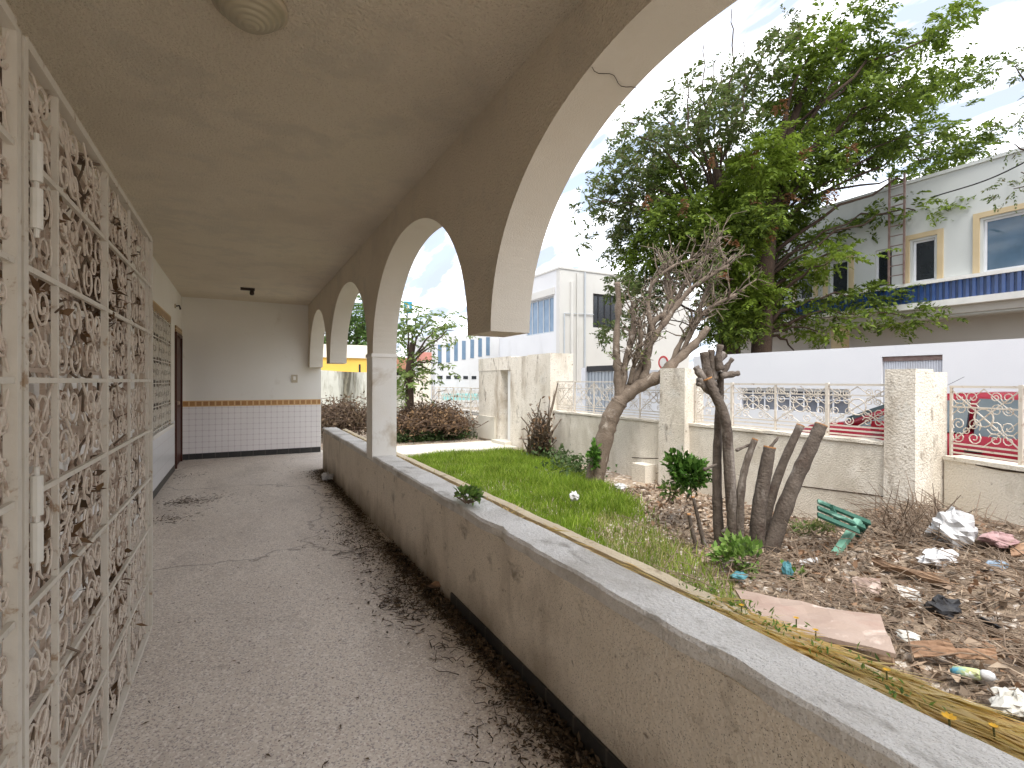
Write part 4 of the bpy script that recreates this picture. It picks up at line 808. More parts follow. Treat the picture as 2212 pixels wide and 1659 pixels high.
# brush piles
def brush(name, regions, label):
    mb = MB(); parts = []
    for (px, py, sx, sy, d, n) in regions:
        for _ in range(n*2):
            a = P(random.gauss(px, sx), random.gauss(py, sy), d+random.gauss(0, .5)); v = unit(RNG.normal(size=3)*[1, 1, .45])*random.uniform(.15, .6); mb.tube([a-v/2, a+RNG.normal(size=3)*.06, a+v/2], [.011, .008, .004], 3)
        k = n*7; p = np.array([P(random.gauss(px, sx), random.gauss(py, sy), d+random.gauss(0, .5)) for _ in range(k)]); parts.append(leaf_arrays(p, RNG.normal(size=(k, 3)), RNG.uniform(.05, .12, k), RNG.uniform(.03, .06, k)))
    V = np.array(mb.v); zc = V[:, 2]; t = thing(name, (V[:, 0].mean(), V[:, 1].mean(), G0), label, 'brush pile'); mb.v = [(a, b, max(c, G0)) for a, b, c in mb.v]; mb.build('branches', M['brush'], t)
    v, f = cat(parts); v[:, 2] = np.maximum(v[:, 2], G0); quads_obj('dry_foliage', v, f, M['litter'] if 'dark' in label else M['deadleaf'], t)
brush('brush_pile', [(745, 905, 28, 17, 13, 420), (705, 912, 12, 15, 13, 130)], 'dark heap of dead branches against the streaked wall')
brush('brush_pile', [(930, 905, 34, 15, 13.5, 420), (880, 915, 20, 14, 13.2, 130), (975, 915, 20, 10, 13.5, 110)], 'brown heap of dead branches round the small tree foot')

# ------------------------------------------------------------------ street side garden wall
XF = 5.6
gw = thing('garden_wall', (XF, 5.5, G0), 'long cream garden wall between the gateway and the near pillar', 'garden wall')
def rough_wall(mb, x0, x1, y0, y1, z0, z1, n=26, amp=.008, seed=1, dirv=None):
    rs = np.random.default_rng(seed); ys_ = np.linspace(y0, y1, n); T = [(x0+rs.normal()*amp*.4, y, z1+rs.normal()*amp) for y in ys_]
    for i in range(n-1):
        a, b = T[i], T[i+1]
        mb.quad((x0, a[1], z0), a, b, (x0, b[1], z0)); mb.quad(a, (x1, a[1], a[2]), (x1, b[1], b[2]), b); mb.quad((x1, a[1], z0), (x1, b[1], z0), (x1, b[1], b[2]), (x1, a[1], a[2]))
    for (y, s) in ((y0, 0), (y1, n-1)): mb.quad((x0, y, z0), (x1, y, z0), (x1, y, T[s][2]), T[s])
    return mb
rough_wall(MB(), XF, XF+.2, 2.64, 8.66, -.3, .765, 60).build('wall', M['fencewall'], gw)
rough_wall(MB(), XF-.015, XF+.215, 2.645, 8.655, .766, .80, 60, .004, 2).build('coping', M['fencewall'], gw)
cr_ = MB(); pts = [hx(1495+x, 1040+y, XF-.001) for x, y in ((235, 10), (280, 16), (330, 22), (380, 28), (415, 33))]; cr_.tube(pts, .006, 4); cr_.tube([hx(x, y, XF-.001) for x, y in ((1365, 988), (1395, 990), (1425, 990))], .006, 4)
cr_.tube([hx(x, y, XF-.001) for x, y in ((1380, 1018), (1402, 1026), (1428, 1020))], .004, 4); cr_.build('crack', M['dark_brown'], gw)
MB().box(XF-.22, XF-.002, 5.75, 6.05, -.2, .12).build('buttress', M['fencewall'], gw)
p1 = thing('wall_pillar', (XF, 5.36, G0), 'square weathered pillar in the middle of the garden wall', 'pillar')
MB().box(XF-.10, XF+.30, 5.10, 5.60, -.3, .78).build('shaft', M['pillar'], p1); MB().box(XF-.092, XF+.29, 5.105, 5.592, .782, 1.585, .006).build('upper_shaft', M['pillar'], p1)
p2 = thing('wall_pillar', (XF, 2.45, G0), 'near stepped pillar with dark stained top beside the plastic bags', 'pillar')
MB().box(XF-.03, XF+.33, 2.37, 2.638, -.3, 1.515, .006).build('shaft', M['pillar'], p2)
MB().box(XF+.332, XF+.69, 2.40, 2.62, -.3, 1.49, .006).build('side_shaft', M['pillar'], p2)
# near wall, turned 20 degrees
W0 = np.array([6.18, 2.385, 0]); wd_ = unit(np.array([-.34, -.94, 0])); wn = np.array([wd_[1], -wd_[0], 0]); wn = wn if wn[0] < 0 else -wn
nw = thing('garden_wall', W0, 'bright cream garden wall right of the near pillar', 'garden wall')
LN = 4.2; MB().obox(W0+wd_*LN/2-wn*.1+[0, 0, .16], wd_, LN/2, wn, .1, (0, 0, 1), .46).build('wall', M['nearwall'], nw)
MB().obox(W0+wd_*LN/2-wn*.1+[0, 0, .64], wd_, LN/2, wn, .115, (0, 0, 1), .019).build('coping', M['nearwall'], nw)
MB().tube([W0+wd_*t+wn*.004+[0, 0, .615+.01*math.sin(t*9)] for t in np.linspace(.3, 1.3, 10)], .008, 5).build('crack', M['dark_brown'], nw)
def fence_panel(o, u, ln, z0, z1, label, m, posts=1, group='iron panels on the garden walls'):
    o = np.array(o, float); u = np.array(u, float); v = np.array((0, 0, 1.)); t = thing('fence_panel', o+v*z0, label, 'iron fence', group); H = z1-z0; q = lambda a, z: o+u*a+v*(z0+z)
    f = MB(); f.bar(q(0, H), q(ln, H), .028, .022); nc = max(2, round(ln/.62)); w_ = ln/nc
    f.bar(q(0, .30*H+.28), q(ln, .30*H+.28), .014, .014)
    for z in (.03, .075, .12): f.bar(q(0, z), q(ln, z), .012, .016)
    f.build('rail', m, t)
    for k in range(nc+1):
        a = min(max(k*w_, .012), ln-.012); MB().bar(q(a, 0), q(a, H+(.02 if k % 2 else 0)), .034 if k % 2 else .02, .034 if k % 2 else .02, u).build('post', m, t)
    s = MB()
    for k in range(nc):
        a = k*w_; hh = (H-.14); zz = .12
        for (p_, r_) in (((a, zz), (a+w_, zz+hh)), ((a+w_, zz), (a, zz+hh))): s.bar(q(*p_), q(*r_), .009, .011, np.cross(u, v))
        n_ = 2
        for j in range(n_):
            for i in range(2): scroll_cell(s, q(a+j*w_/n_, zz+i*hh/2), u, v, w_/n_, hh/2, .0052, i+j+k, 4)
        s.tube(spiral(q(a+w_/2, zz+hh/2), u, v, .085, .085, 0, 1, 14), .007, 4, False)
    s.build('scrollwork', m, t); return t
fence_panel((XF+.1, 8.64, 0), (0, -1, 0), 3.03, .80, 1.385, 'iron fence panel behind the leaning tree', M['iron_fence'])
fence_panel((XF+.1, 5.09, 0), (0, -1, 0), 2.45, .80, 1.36, 'iron fence panel between the two wall pillars', M['iron_fence'])
fence_panel(W0-wn*.1-wd_*.03, wd_, 3.15, .66, 1.345, 'iron fence panel right of the near pillar, in front of the red car', M['iron_fence'])
MB().tube([P(2047+i*4, 832-i*2, 4.6) for i in range(10)], .002, 4).build('loose_wire', M['wire'], None, label='short loose wire sticking up above the right iron panel', category='wire')

# ------------------------------------------------------------------ gateway
gt = thing('gateway', (XF, 10.4, G0), 'old rendered doorway frame at the end of the path', 'gateway')
MB().box(XF, XF+.45, 11.02, 12.28, -.3, 1.66).build('jamb', M['pillar'], gt); MB().box(XF-.03, XF+.42, 9.60, 10.44, -.3, 1.955).build('jamb', M['pillar'], gt)
MB().box(XF-.06, XF+.5, 8.66, 9.598, -.3, 1.97).build('end_block', M['pillar'], gt)
MB().box(XF-.01, XF+.46, 10.442, 12.29, 1.662, 1.985).build('lintel', M['pillar'], gt)
MB().box(XF-.05, XF-.002, 11.25, 12.2, -.08, .50).build('meter_box', M['path'], gt)
MB().box(XF+.05, XF+.09, 10.46, 10.72, -.1, 1.655).build('door_leaf', M['white_trim'], gt)
MB().box(XF-.2, XF+.5, 10.40, 11.1, -.18, -.03).build('threshold', M['path'], gt)
lw = thing('garden_wall', (XF, 13.9, G0), 'low garden wall beyond the gateway with lattice on top', 'garden wall')
rough_wall(MB(), XF, XF+.2, 12.30, 16.4, -.3, .40, 20, .02, 6).build('wall', M['pillar'], lw)
fence_panel((XF+.1, 16.3, 0), (0, -1, 0), 3.9, .42, 1.20, 'grey iron lattice on the low wall beyond the gateway', M['pillar'])
fw = thing('boundary_wall', (4, 17.6, G0), 'tall rain streaked white wall closing the garden', 'wall')
mb = MB(); n = 30; xs = np.linspace(-6, 5.3, n); zt = 1.74+.05*np.sin(xs*1.3)
for i in range(n-1):
    mb.quad((xs[i], 17.5, -.3), (xs[i+1], 17.5, -.3), (xs[i+1], 17.5, zt[i+1]), (xs[i], 17.5, zt[i])); mb.quad((xs[i], 17.5, zt[i]), (xs[i+1], 17.5, zt[i+1]), (xs[i+1], 17.75, zt[i+1]), (xs[i], 17.75, zt[i])); mb.quad((xs[i+1], 17.75, -.3), (xs[i], 17.75, -.3), (xs[i], 17.75, zt[i]), (xs[i+1], 17.75, zt[i+1]))
mb.quad((5.3, 17.5, -.3), (5.3, 17.75, -.3), (5.3, 17.75, zt[-1]), (5.3, 17.5, zt[-1])); mb.build('wall', M['farwall'], fw)
MB().box(5.302, 5.9, 17.45, 17.85, -.3, 1.55).build('end_pier', M['pillar'], fw)
mb = MB()
for i in range(15): mb.box(4.0+i*.085, 4.08+i*.085, 17.52, 17.72, 1.70, 1.95+.03*(i % 3))
bw = MB().box(3.9, 5.3, 17.5, 17.74, 1.60, 2.22); bw.build('brick_top', M['brick'], fw)

# ------------------------------------------------------------------ trees
def tree_leaves(clusters, ln, wd, sprays_per, dj, leaflets=14, spray=.75, droop=.35, out_c=None, hz_bias=0):
    """compound leaves: sprays of paired leaflets inside elliptical clumps; clusters (px,py,rx,ry,d,density)"""
    P0 = []; D0 = []
    for (px, py, rx, ry, d, den) in clusters:
        n = max(1, int(sprays_per*den*rx*ry/1000)); a = RNG.uniform(0, 2*PI, n); r = RNG.uniform(0, 1, n)**.5
        c0 = P(px, py, d); cc = np.array([P(px+rx*r[i]*math.cos(a[i]), py+ry*r[i]*math.sin(a[i]), d) for i in range(n)]); dep = RNG.normal(size=(n, 1))*dj
        pos = cc+FW*dep; P0.append(pos); D0.append(unit(pos-c0)*1.0+RNG.normal(size=(n, 3))*[.6, .6, .35]+RT*hz_bias)
    p = np.concatenate(P0); d = unit(np.concatenate(D0)); n = len(p); L_ = RNG.uniform(.55, 1.15, (n, 1))*spray; parts = []
    side = unit(np.cross(d, np.tile([0, 0, 1.], (n, 1))+RNG.normal(size=(n, 3))*.4))
    for k in range(leaflets):
        t = (k//2+.7)/(leaflets/2+.4); q = p+d*L_*t+np.array([0, 0, -1.])*L_*droop*t*t; s = 1 if k % 2 else -1
        dd = side*s+d*.55+np.array([0, 0, -.35])+RNG.normal(size=(n, 3))*.25; sz = (.75+.5*math.sin(PI*min(t, 1)))*RNG.uniform(.7, 1.2, n)
        parts.append(leaf_arrays(q, dd, ln*sz, wd*sz, np.tile([0, 0, 1.], (n, 1))+RNG.normal(size=(n, 3))*.5))
    return cat(parts)
def tree(name, label, base, trunk, limbs, crown, seeds=None, group=None, bark='bark_dark'):
    t = thing(name, base, label, 'tree', group); mb = MB(); mb.tube(*trunk, 10); mb.build('trunk', M[bark], t, True); mb = MB()
    for pts, r0, r1 in limbs:
        pts = [np.array(p) for p in pts]; m = 7; q = [pts[0]*(1-k/m)+pts[1]*(k/m)+np.array([0, 0, 1.])*.12*np.linalg.norm(pts[1]-pts[0])*math.sin(PI*k/m)+(RNG.normal(size=3)*.05*np.linalg.norm(pts[1]-pts[0])*.4 if 0 < k < m else 0) for k in range(m+1)]
        mb.tube(q, [r0+(r1-r0)*k/m for k in range(m+1)], 6)
    if limbs: mb.build('branches', M[bark], t, True)
    for nm, (V, Fq), m in crown: quads_obj(nm, V, Fq, m, t)
    return t
DT = 14.6
# right-hand tree: long horizontal sprays
CR = [(1760, 90, 45, 45), (1850, 60, 40, 40), (1720, 180, 60, 50), (1820, 150, 70, 45), (1900, 130, 60, 35), (1690, 270, 60, 55), (1780, 250, 75, 50), (1870, 220, 70, 35), (1960, 180, 45, 22), (2035, 60, 42, 24), (2000, 185, 50, 18), (1990, 105, 35, 18),
      (1640, 360, 60, 60), (1740, 350, 80, 55), (1840, 330, 70, 45), (1930, 300, 55, 32), (2020, 200, 40, 18), (2070, 165, 45, 24), (1980, 390, 70, 35), (2060, 330, 60, 26), (2085, 300, 40, 18), (2040, 390, 45, 18), (1680, 450, 60, 50),
      (1620, 520, 60, 45), (1720, 520, 60, 30), (1850, 500, 70, 26), (1940, 460, 60, 20), (2000, 460, 55, 14), (1900, 540, 60, 14), (1640, 600, 50, 40), (1700, 600, 55, 30), (1640, 670, 50, 40), (1720, 680, 50, 26), (1800, 560, 40, 24), (1860, 640, 60, 28), (1960, 685, 42, 22), (1780, 720, 40, 14), (1830, 690, 30, 14), (1720, 765, 16, 8), (1920, 250, 40, 20), (2000, 290, 50, 18)]
CL = [(1690, 60, 20, 22), (1660, 130, 35, 32), (1600, 200, 45, 38), (1540, 200, 28, 26), (1480, 200, 12, 20), (1450, 215, 14, 22), (1420, 250, 22, 20), (1350, 255, 10, 12), (1380, 295, 30, 22), (1560, 270, 55, 45), (1480, 290, 50, 40), (1420, 330, 48, 40), (1340, 320, 20, 24), (1310, 375, 30, 14), (1265, 425, 26, 11), (1262, 517, 13, 12),
      (1360, 390, 50, 40), (1450, 400, 60, 50), (1540, 370, 60, 50), (1610, 400, 55, 50), (1310, 440, 26, 24), (1370, 470, 50, 40), (1450, 490, 60, 45), (1540, 470, 60, 50), (1610, 480, 45, 45), (1340, 540, 30, 32), (1400, 560, 50, 36), (1480, 570, 55, 40), (1560, 560, 55, 42), (1340, 620, 30, 24), (1390, 640, 45, 30), (1560, 640, 50, 38), (1610, 640, 45, 42), (1320, 715, 18, 24), (1360, 700, 24, 22), (1580, 700, 45, 35), (1500, 260, 12, 30), (1515, 180, 12, 12), (1575, 175, 12, 22)]
jd = lambda L_, base, den: [(a, b, c*(.78 if b < 430 else .92), d*(.72 if b < 430 else .82), base+random.gauss(0, .9), den*1.35) for a, b, c, d in L_]
tb = P(1640, 850, 14.4); tb[2] = -.25; t2 = P(1577, 850, 14.8); t2[2] = -.25
CRj = [c[:5]+(c[5]*(.5 if c[0] > 1700 and c[1] > 380 else .8),) for c in jd(CR, DT, 1.0)]; CLj = jd(CL, DT, 1.0)
def limbs_for(cl, root, k, r0):
    out = []
    for (px, py, rx, ry, d, _) in cl[::k]:
        e = P(px, py, d); b = np.array(root)+np.array([0, 0, 1.])*max(1.2, (e[2]-root[2])*.62); out.append(((b, e), r0*random.uniform(.5, 1), .012))
    return out
hR = P(1662, 470, 14.4); hL = P(1560, 420, 14.8)
tree('leafy_tree', 'tall green tree with long drooping sprays, right hand trunk beyond the white wall', tb, ([tb, tb*.5+P(1645, 700, 14.4)*.5, P(1650, 620, 14.4), hR, P(1700, 300, 14.5), P(1760, 130, 14.6)], [.30, .28, .25, .21, .13, .04]),
     limbs_for(CRj, (hR[0], hR[1], 1.6), 1, .07), [('crown', tree_leaves([c for i, c in enumerate(CRj) if i % 3], .135, .06, 95, .5, 14, .5, .3, hz_bias=.1), M['leaf_tree']), ('lit_tone_crown', tree_leaves([c for i, c in enumerate(CRj) if i % 3 == 0], .135, .06, 95, .45, 14, .5, .3, hz_bias=.1), M['leaf_lit_tone'])])
CLg = [c for i, c in enumerate(CLj) if (c[1] < 400 or c[0] < 1400)]; CLd = [c for c in CLj if not (c[1] < 400 or c[0] < 1400)]
fine = lambda cl, den: [(a, b, c, d, e, den) for a, b, c, d, e, _ in cl]
bare = [((P(x, y0, DT), P(x+6, y1, DT)), .03, .012) for x, y0, y1 in ((1575, 300, 20), (1515, 330, 95), (1540, 300, 130), (1555, 290, 140), (1530, 320, 150), (1480, 300, 160), (1600, 280, 90))]
tree('leafy_tree', 'tall greyish green tree with dry bunches, left hand trunk beyond the white wall', t2, ([t2, t2*.5+P(1577, 700, 14.8)*.5, P(1570, 600, 14.8), hL, P(1530, 300, 14.7)], [.36, .33, .27, .16, .04]),
     limbs_for(CLj, (hL[0], hL[1], 1.4), 2, .055)+bare, [('crown', tree_leaves(fine(CLg, 1.55), .12, .055, 76, .5, 12, .36, .2), M['leaf_grey']), ('lower_crown', tree_leaves(fine(CLd[::2], 2.0), .13, .057, 76, .5, 14, .46, .3), M['leaf_tree']), ('lit_tone_crown', tree_leaves(fine(CLd[1::2], 2.0), .13, .057, 76, .5, 14, .46, .3), M['leaf_lit_tone']),
      *[('seed_bunch', tree_leaves([(px, py, 6, 8, DT-2.0, 110)], .10, .06, 1.0, .1, 9, .13, 1.2), M['leaf_seed']) for px, py in ((1740, 330), (1705, 420), (1830, 325), (1635, 440), (1580, 520), (1545, 330), (1480, 440), (1690, 230), (1560, 590), (1400, 430), (1620, 330), (1670, 500), (1790, 420))]])
# branches reaching in from a tree standing off to the right
RB = [(2192, 142, 34, 26, 9.5, .7), (2205, 252, 22, 15, 9.5, .8), (2190, 310, 26, 8, 9.4, .9), (2190, 408, 26, 18, 9.3, 1.0), (2206, 372, 16, 10, 9.4, .8), (2330, 200, 70, 80, 9.8, .8), (2360, 380, 80, 80, 9.6, .8)]
rb = P(2420, 800, 9.8); rb[2] = -.25
tree('leafy_tree', 'loose tree reaching in with thin sprays at the right edge', rb, ([rb, P(2410, 500, 9.8), P(2380, 250, 9.8)], [.18, .14, .05]), [((P(2400, 480, 9.8), P(x, y, d)), .05, .008) for x, y, _, _, d, _ in RB], [('crown', tree_leaves(RB, .075, .032, 40, .25, 12, .26, .45, hz_bias=-.3), M['leaf_grey'])])
# small tree in the garden behind the column
sb = P(884, 925, 13.2); sb[2] = G0
SM = [(878, 690, 20, 30, 13.2, 1), (930, 690, 45, 22, 13.2, 1.1), (965, 695, 36, 18, 13.2, 1.1), (985, 715, 18, 16, 13.2, 1), (890, 740, 34, 30, 13.2, 1.2), (880, 800, 28, 34, 13.2, 1.5), (905, 830, 30, 26, 13.1, 1.3), (930, 800, 26, 20, 13.1, .9), (945, 745, 20, 16, 13.2, .5), (868, 850, 14, 24, 13, 1), (960, 790, 18, 14, 13, .7), (905, 670, 24, 14, 13.2, .7)]
tree('small_tree', 'small light green garden tree with a thin dark trunk', sb, ([sb, P(885, 870, 13.2), P(884, 800, 13.2), P(890, 740, 13.2)], [.14, .11, .10, .06]), [((P(885, 790, 13.2), P(x, y, d)), .035, .008) for x, y, _, _, d, _ in SM], [('crown', tree_leaves(SM, .12, .055, 26, .5, 10, .4, .25), M['leaf_small'])])
FT = [(765, 690, 32, 45, 44, 1.2), (790, 670, 30, 40, 44, 1.2), (740, 735, 40, 30, 44, 1.2), (775, 740, 35, 22, 44, 1.4), (820, 720, 40, 40, 44, 1), (700, 720, 40, 40, 44, 1)]
fb = P(770, 850, 44); fb[2] = -.27
tree('leafy_tree', 'dense green tree above the yellow building, seen through the third arch', fb, ([fb, P(770, 760, 44), P(772, 700, 44)], [.3, .25, .1]), [((P(770, 760, 44), P(x, y, d)), .12, .03) for x, y, _, _, d, _ in FT], [('crown', tree_leaves(FT, .42, .2, 34, 1.6, 12, 1.2, .25), M['leaf_far'])])

# ------------------------------------------------------------------ buildings across the street
ow = thing('street_wall', (11, 6, -.25), 'smooth fresh white boundary wall across the street', 'wall')
OWIN = (5.83, 8.40, .74, 1.25); OG = (4.28, 5.25, -.25, 1.89)
wall_x(MB(), 11.0, 11.25, -10, 9.9, -.3, 2.10, [OWIN, OG]).build('wall', M['white_wall'], ow)
mb = MB().box(11.12, 11.16, 5.83, 8.40, .74, 1.25); wq = mb.build('window', mat('dim window', (.13, .14, .165), (.24, .25, .28), 2.5, .4, 0), ow)
mb = MB()
for k in range(9): y = 5.85+k*.317; mb.box(11.03, 11.06, y, y+.022, .74, 1.25)
mb.box(11.03, 11.06, 5.83, 8.4, 1.0, 1.02); mb.build('bars', M['frame_white'], wq)
mb = MB().box(11.02, 11.10, 5.83, 8.40, 1.185, 1.25); mb.build('shutter_box', M['soffit'], wq)
mb = MB(); 
for k in range(48):
    y = 4.285+k*.02; mb.box(11.06+(.012 if k % 2 else 0), 11.09, y, y+.02, -.25, 1.80)
ga = mb.build('corrugated_gate', M['corrugated'], ow); MB().box(11.04, 11.12, 4.29, 5.24, 1.80, 1.885).build('gate_rail', M['rust'], ga)
# grey gate and white wall farther along
w2 = thing('street_wall', (11, 14, -.25), 'white boundary wall with a grey metal gate before the corner building', 'wall')
def Yat(px, X=11.0): r = ray(px, 830); return r[1]*X/r[0]
ya, yb_, yc, yd = Yat(1200), Yat(1258), Yat(1325), 9.9
zt1, zt2 = 1.9, 2.0
MB().box(11.0, 11.25, yb_, ya+5, -.3, 1.35).build('wall', M['white_wall'], w2); MB().box(11.0, 11.25, yd, yc, -.3, 1.75).build('wall', M['white_wall'], w2)
MB().box(10.95, 11.3, yb_-.25, yb_, -.3, 1.9).build('gate_post', M['white_wall'], w2)
mb = MB().box(11.08, 11.12, yc, yb_-.25, -.2, 1.75)
for k in range(9): y = yc+(yb_-.25-yc)*k/8; mb.box(11.05, 11.08, y-.02, y+.02, -.2, 1.75)
mb.build('metal_gate', M['grey_metal'], w2)
MB().box(11.0, 11.3, yc, yb_-.25, 1.76, 1.95).build('gate_lintel', M['car_black'], w2)
# grey-white building with the blue tiled balcony band
XB = 16.5
bl = thing('apartment_building', (XB, 4, -.25), 'pale two storey building with a blue tiled band and tan framed windows', 'building')
WINS = [(4.0, 5.6, 4.18, 5.50, 'glass_sky'), (6.60, 7.12, 4.18, 5.32, 'glass_dark'), (7.62, 8.06, 4.18, 5.28, 'glass_dark'), (8.83, 9.36, 4.15, 5.2, 'glass_dark'), (9.92, 10.38, 4.15, 5.25, 'glass_dark'), (-1, 2.2, 4.18, 5.6, 'glass_sky')]
wall_x(MB(), XB, XB+.35, -12, 14, 3.15, 6.95, [w_[:4] for w_ in WINS]).build('wall', M['grey_bld'], bl)
MB().box(XB-.05, XB+.4, -12, 14, 6.952, 7.04).build('roof_coping', M['grey_bld'], bl)
MB().box(XB+1.2, XB+8, -12, 14, -.3, 3.2).build('ground_floor', M['soffit'], bl); MB().box(XB+.352, XB+8, -12, 14, 3.202, 6.6).build('rear_block', M['soffit'], bl)
for (a, b, c, d, gl) in WINS:
    f = MB()
    for q in ((a+.0, a+.05, c, d), (b-.05, b, c, d), (a+.05, b-.05, d-.05, d), (a+.05, b-.05, c, c+.05)): f.box(XB+.08, XB+.14, *q)
    if b-a > 1.2:
        m_ = (a+b)/2-.35; f.box(XB+.08, XB+.14, m_-.03, m_+.03, c+.05, d-.05)
    wn_ = f.build('window', M['frame_white'], bl)
    if b-a > 1.2:
        MB().box(XB+.10, XB+.12, m_+.03, b-.05, c+.05, d-.05).build('pane', M[gl], wn_); MB().box(XB+.10, XB+.12, a+.05, m_-.03, c+.05, d-.05).build('pane', M['glass_dark'], wn_)
    else: MB().box(XB+.10, XB+.12, a+.05, b-.05, c+.05, d-.05).build('pane', M[gl], wn_)
    t_ = .13; f = MB()
    if a not in (7.62,):
        for q in ((a-.06-t_, a-.06, c-.02, d+.06+t_), (b+.06, b+.06+t_, c-.02, d+.06+t_), (a-.06, b+.06, d+.06, d+.06+t_)): f.box(XB-.05, XB-.001, *q)
        f.build('window_surround', M['tan'], wn_)
MB().box(XB-.25, XB-.002, -12, 13.5, 4.05, 4.14).build('balcony_ledge', M['white_trim'], bl)
bd = MB()
for k in range(118):
    y = -4+k*.14; bd.box(XB-.20-.03*(k % 2), XB-.002, y, y+.07, 3.57, 4.048)
bd.build('blue_tile_band', M['blue_tile'], bl)
gl = MB()
for k in range(118):
    y = -4+k*.14+.07; gl.box(XB-.17, XB-.002, y, y+.07, 3.57, 4.048)
gl.build('tile_groove', mat('band groove', (.07, .10, .19), (.05, .08, .16), 5, .5, 0), bl)
MB().box(XB-.32, XB+1.3, -12, 13.5, 3.40, 3.565).build('balcony_slab', M['white_trim'], bl)
MB().box(XB-.1, XB+1.3, -12, 13.5, 3.2, 3.398).build('soffit', M['soffit'], bl)
MB().box(XB-.02, XB+.35, 8.95, 9.3, -.3, 3.198).build('column', M['tan'], bl)
MB().box(XB+1.1, XB+1.25, 3.9, 3.94, 1.5, 3.2).build('wall_joint', M['car_black'], bl)
# ladder
la = thing('ladder', (XB-.35, 7.36, 4.14), 'rusty metal ladder fixed up the pale building front', 'ladder')
for y in (7.19, 7.56): MB().bar((XB-.3, y, 4.14), (XB-.3, y, 7.2), .045, .045, (1, 0, 0)).build('rail', M['rust'], la)
for k in range(10): MB().bar((XB-.3, 7.2, 4.4+k*.28), (XB-.3, 7.55, 4.4+k*.28), .025, .025).build('rung', M['rust'], la)
wp = [hx(2060+160*t, 412-65*t+6*math.sin(PI*t), XB-.6) for t in np.linspace(-.3, 1.6, 14)]; MB().tube(wp, .018, 5).build('overhead_cable', M['wire'], None, True, label='dark cable slung across the pale building front', category='cable')
# corner building
cb_ = thing('corner_building', (13.9, 20.9, -.25), 'white two storey corner building with pipes and blue windows', 'building')
cx0, cy0, zr = 13.9, 20.9, 7.0
def Yx(px, X): r = ray(px, 700); return r[1]*X/r[0]
def Xy(px, Y_): r = ray(px, 700); return r[0]*Y_/r[1]
wy0, wy1 = Yx(1196, cx0), Yx(1135, cx0)
wa = (wy0, wy1, 3.9, 5.75)
wall_x(MB(), cx0, cx0+.3, cy0+.3, cy0+6.5, -.3, zr, [wa]).build('left_wall', M['corner_wall'], cb_)
rx0, rx1 = Xy(1281, cy0), Xy(1335, cy0)
mb = MB()
for (a, b, c, d) in ((cx0, rx0, -.3, zr), (rx1, cx0+9, -.3, zr), (rx0, rx1, -.3, 4.2), (rx0, rx1, 5.95, zr)): mb.box(a, b, cy0, cy0+.298, c, d)
mb.build('front_wall', M['white_bld'], cb_)
MB().box(cx0+.31, cx0+9, cy0+.31, cy0+6.5, -.3, zr-.3).build('core', M['soffit'], cb_)
MB().box(cx0-.04, cx0+9, cy0-.04, cy0+6.5, zr+.002, zr+.1).build('roof_coping', M['white_bld'], cb_)
MB().box(cx0-.05, cx0-.002, wy0-.1, wy1+.4, 5.8, 6.15).build('window_hood', M['white_bld'], cb_)
win = MB(); win.box(cx0+.1, cx0+.16, wy0, wy0+.07, 3.9, 5.75); win.box(cx0+.1, cx0+.16, wy1-.07, wy1, 3.9, 5.75); win.box(cx0+.1, cx0+.16, wy0+.07, wy1-.07, 5.68, 5.75); win.box(cx0+.1, cx0+.16, wy0+.07, wy1-.07, 3.9, 3.97)
for k in range(1, 5): y = wy0+(wy1-wy0)*k/5; win.box(cx0+.1, cx0+.16, y-.03, y+.03, 3.97, 5.68)
win = win.build('window', M['grey_metal'], cb_); MB().box(cx0+.13, cx0+.15, wy0+.07, wy1-.07, 3.97, 5.68).build('pane', M['glass_blue'], win)
win = MB(); win.box(rx0, rx0+.12, cy0+.08, cy0+.14, 4.2, 5.95); win.box(rx1-.08, rx1, cy0+.08, cy0+.14, 4.2, 5.95); win.box(rx0+.12, rx1-.08, cy0+.08, cy0+.14, 5.85, 5.95)
for k in range(1, 4): x_ = rx0+(rx1-rx0)*k/4; win.box(x_-.03, x_+.03, cy0+.08, cy0+.14, 4.2, 5.85)
win = win.build('window', M['car_black'], cb_); MB().box(rx0+.12, rx1-.08, cy0+.11, cy0+.13, 4.2, 5.85).build('pane', M['glass_dark'], win)
for (px, z0_, z1_) in ((1246, 1.2, 6.9), (1234, 1.2, 6.4), (1262, 1.3, 6.95)): x_ = Xy(px, cy0); MB().tube([(x_, cy0-.06, z0_), (x_, cy0-.06, z1_)], .05 if px != 1234 else .09, 8).build('pipe', M['white_bld'] if px != 1262 else M['grey_metal'], cb_)
x_ = Xy(1218, cy0); MB().tube([(x_, cy0-.05, 1.3), (x_, cy0-.05, 4.8)], .035, 6).build('pipe', M['grey_metal'], cb_); MB().tube([(x_, cy0-.05, 4.8), (rx0, cy0-.05, 4.85)], .02, 6).build('cable', M['grey_metal'], cb_)
MB().box(Xy(1275, cy0), Xy(1325, cy0), cy0-.02, cy0+.002, 1.25, 1.5).build('door_head', M['car_black'], cb_)
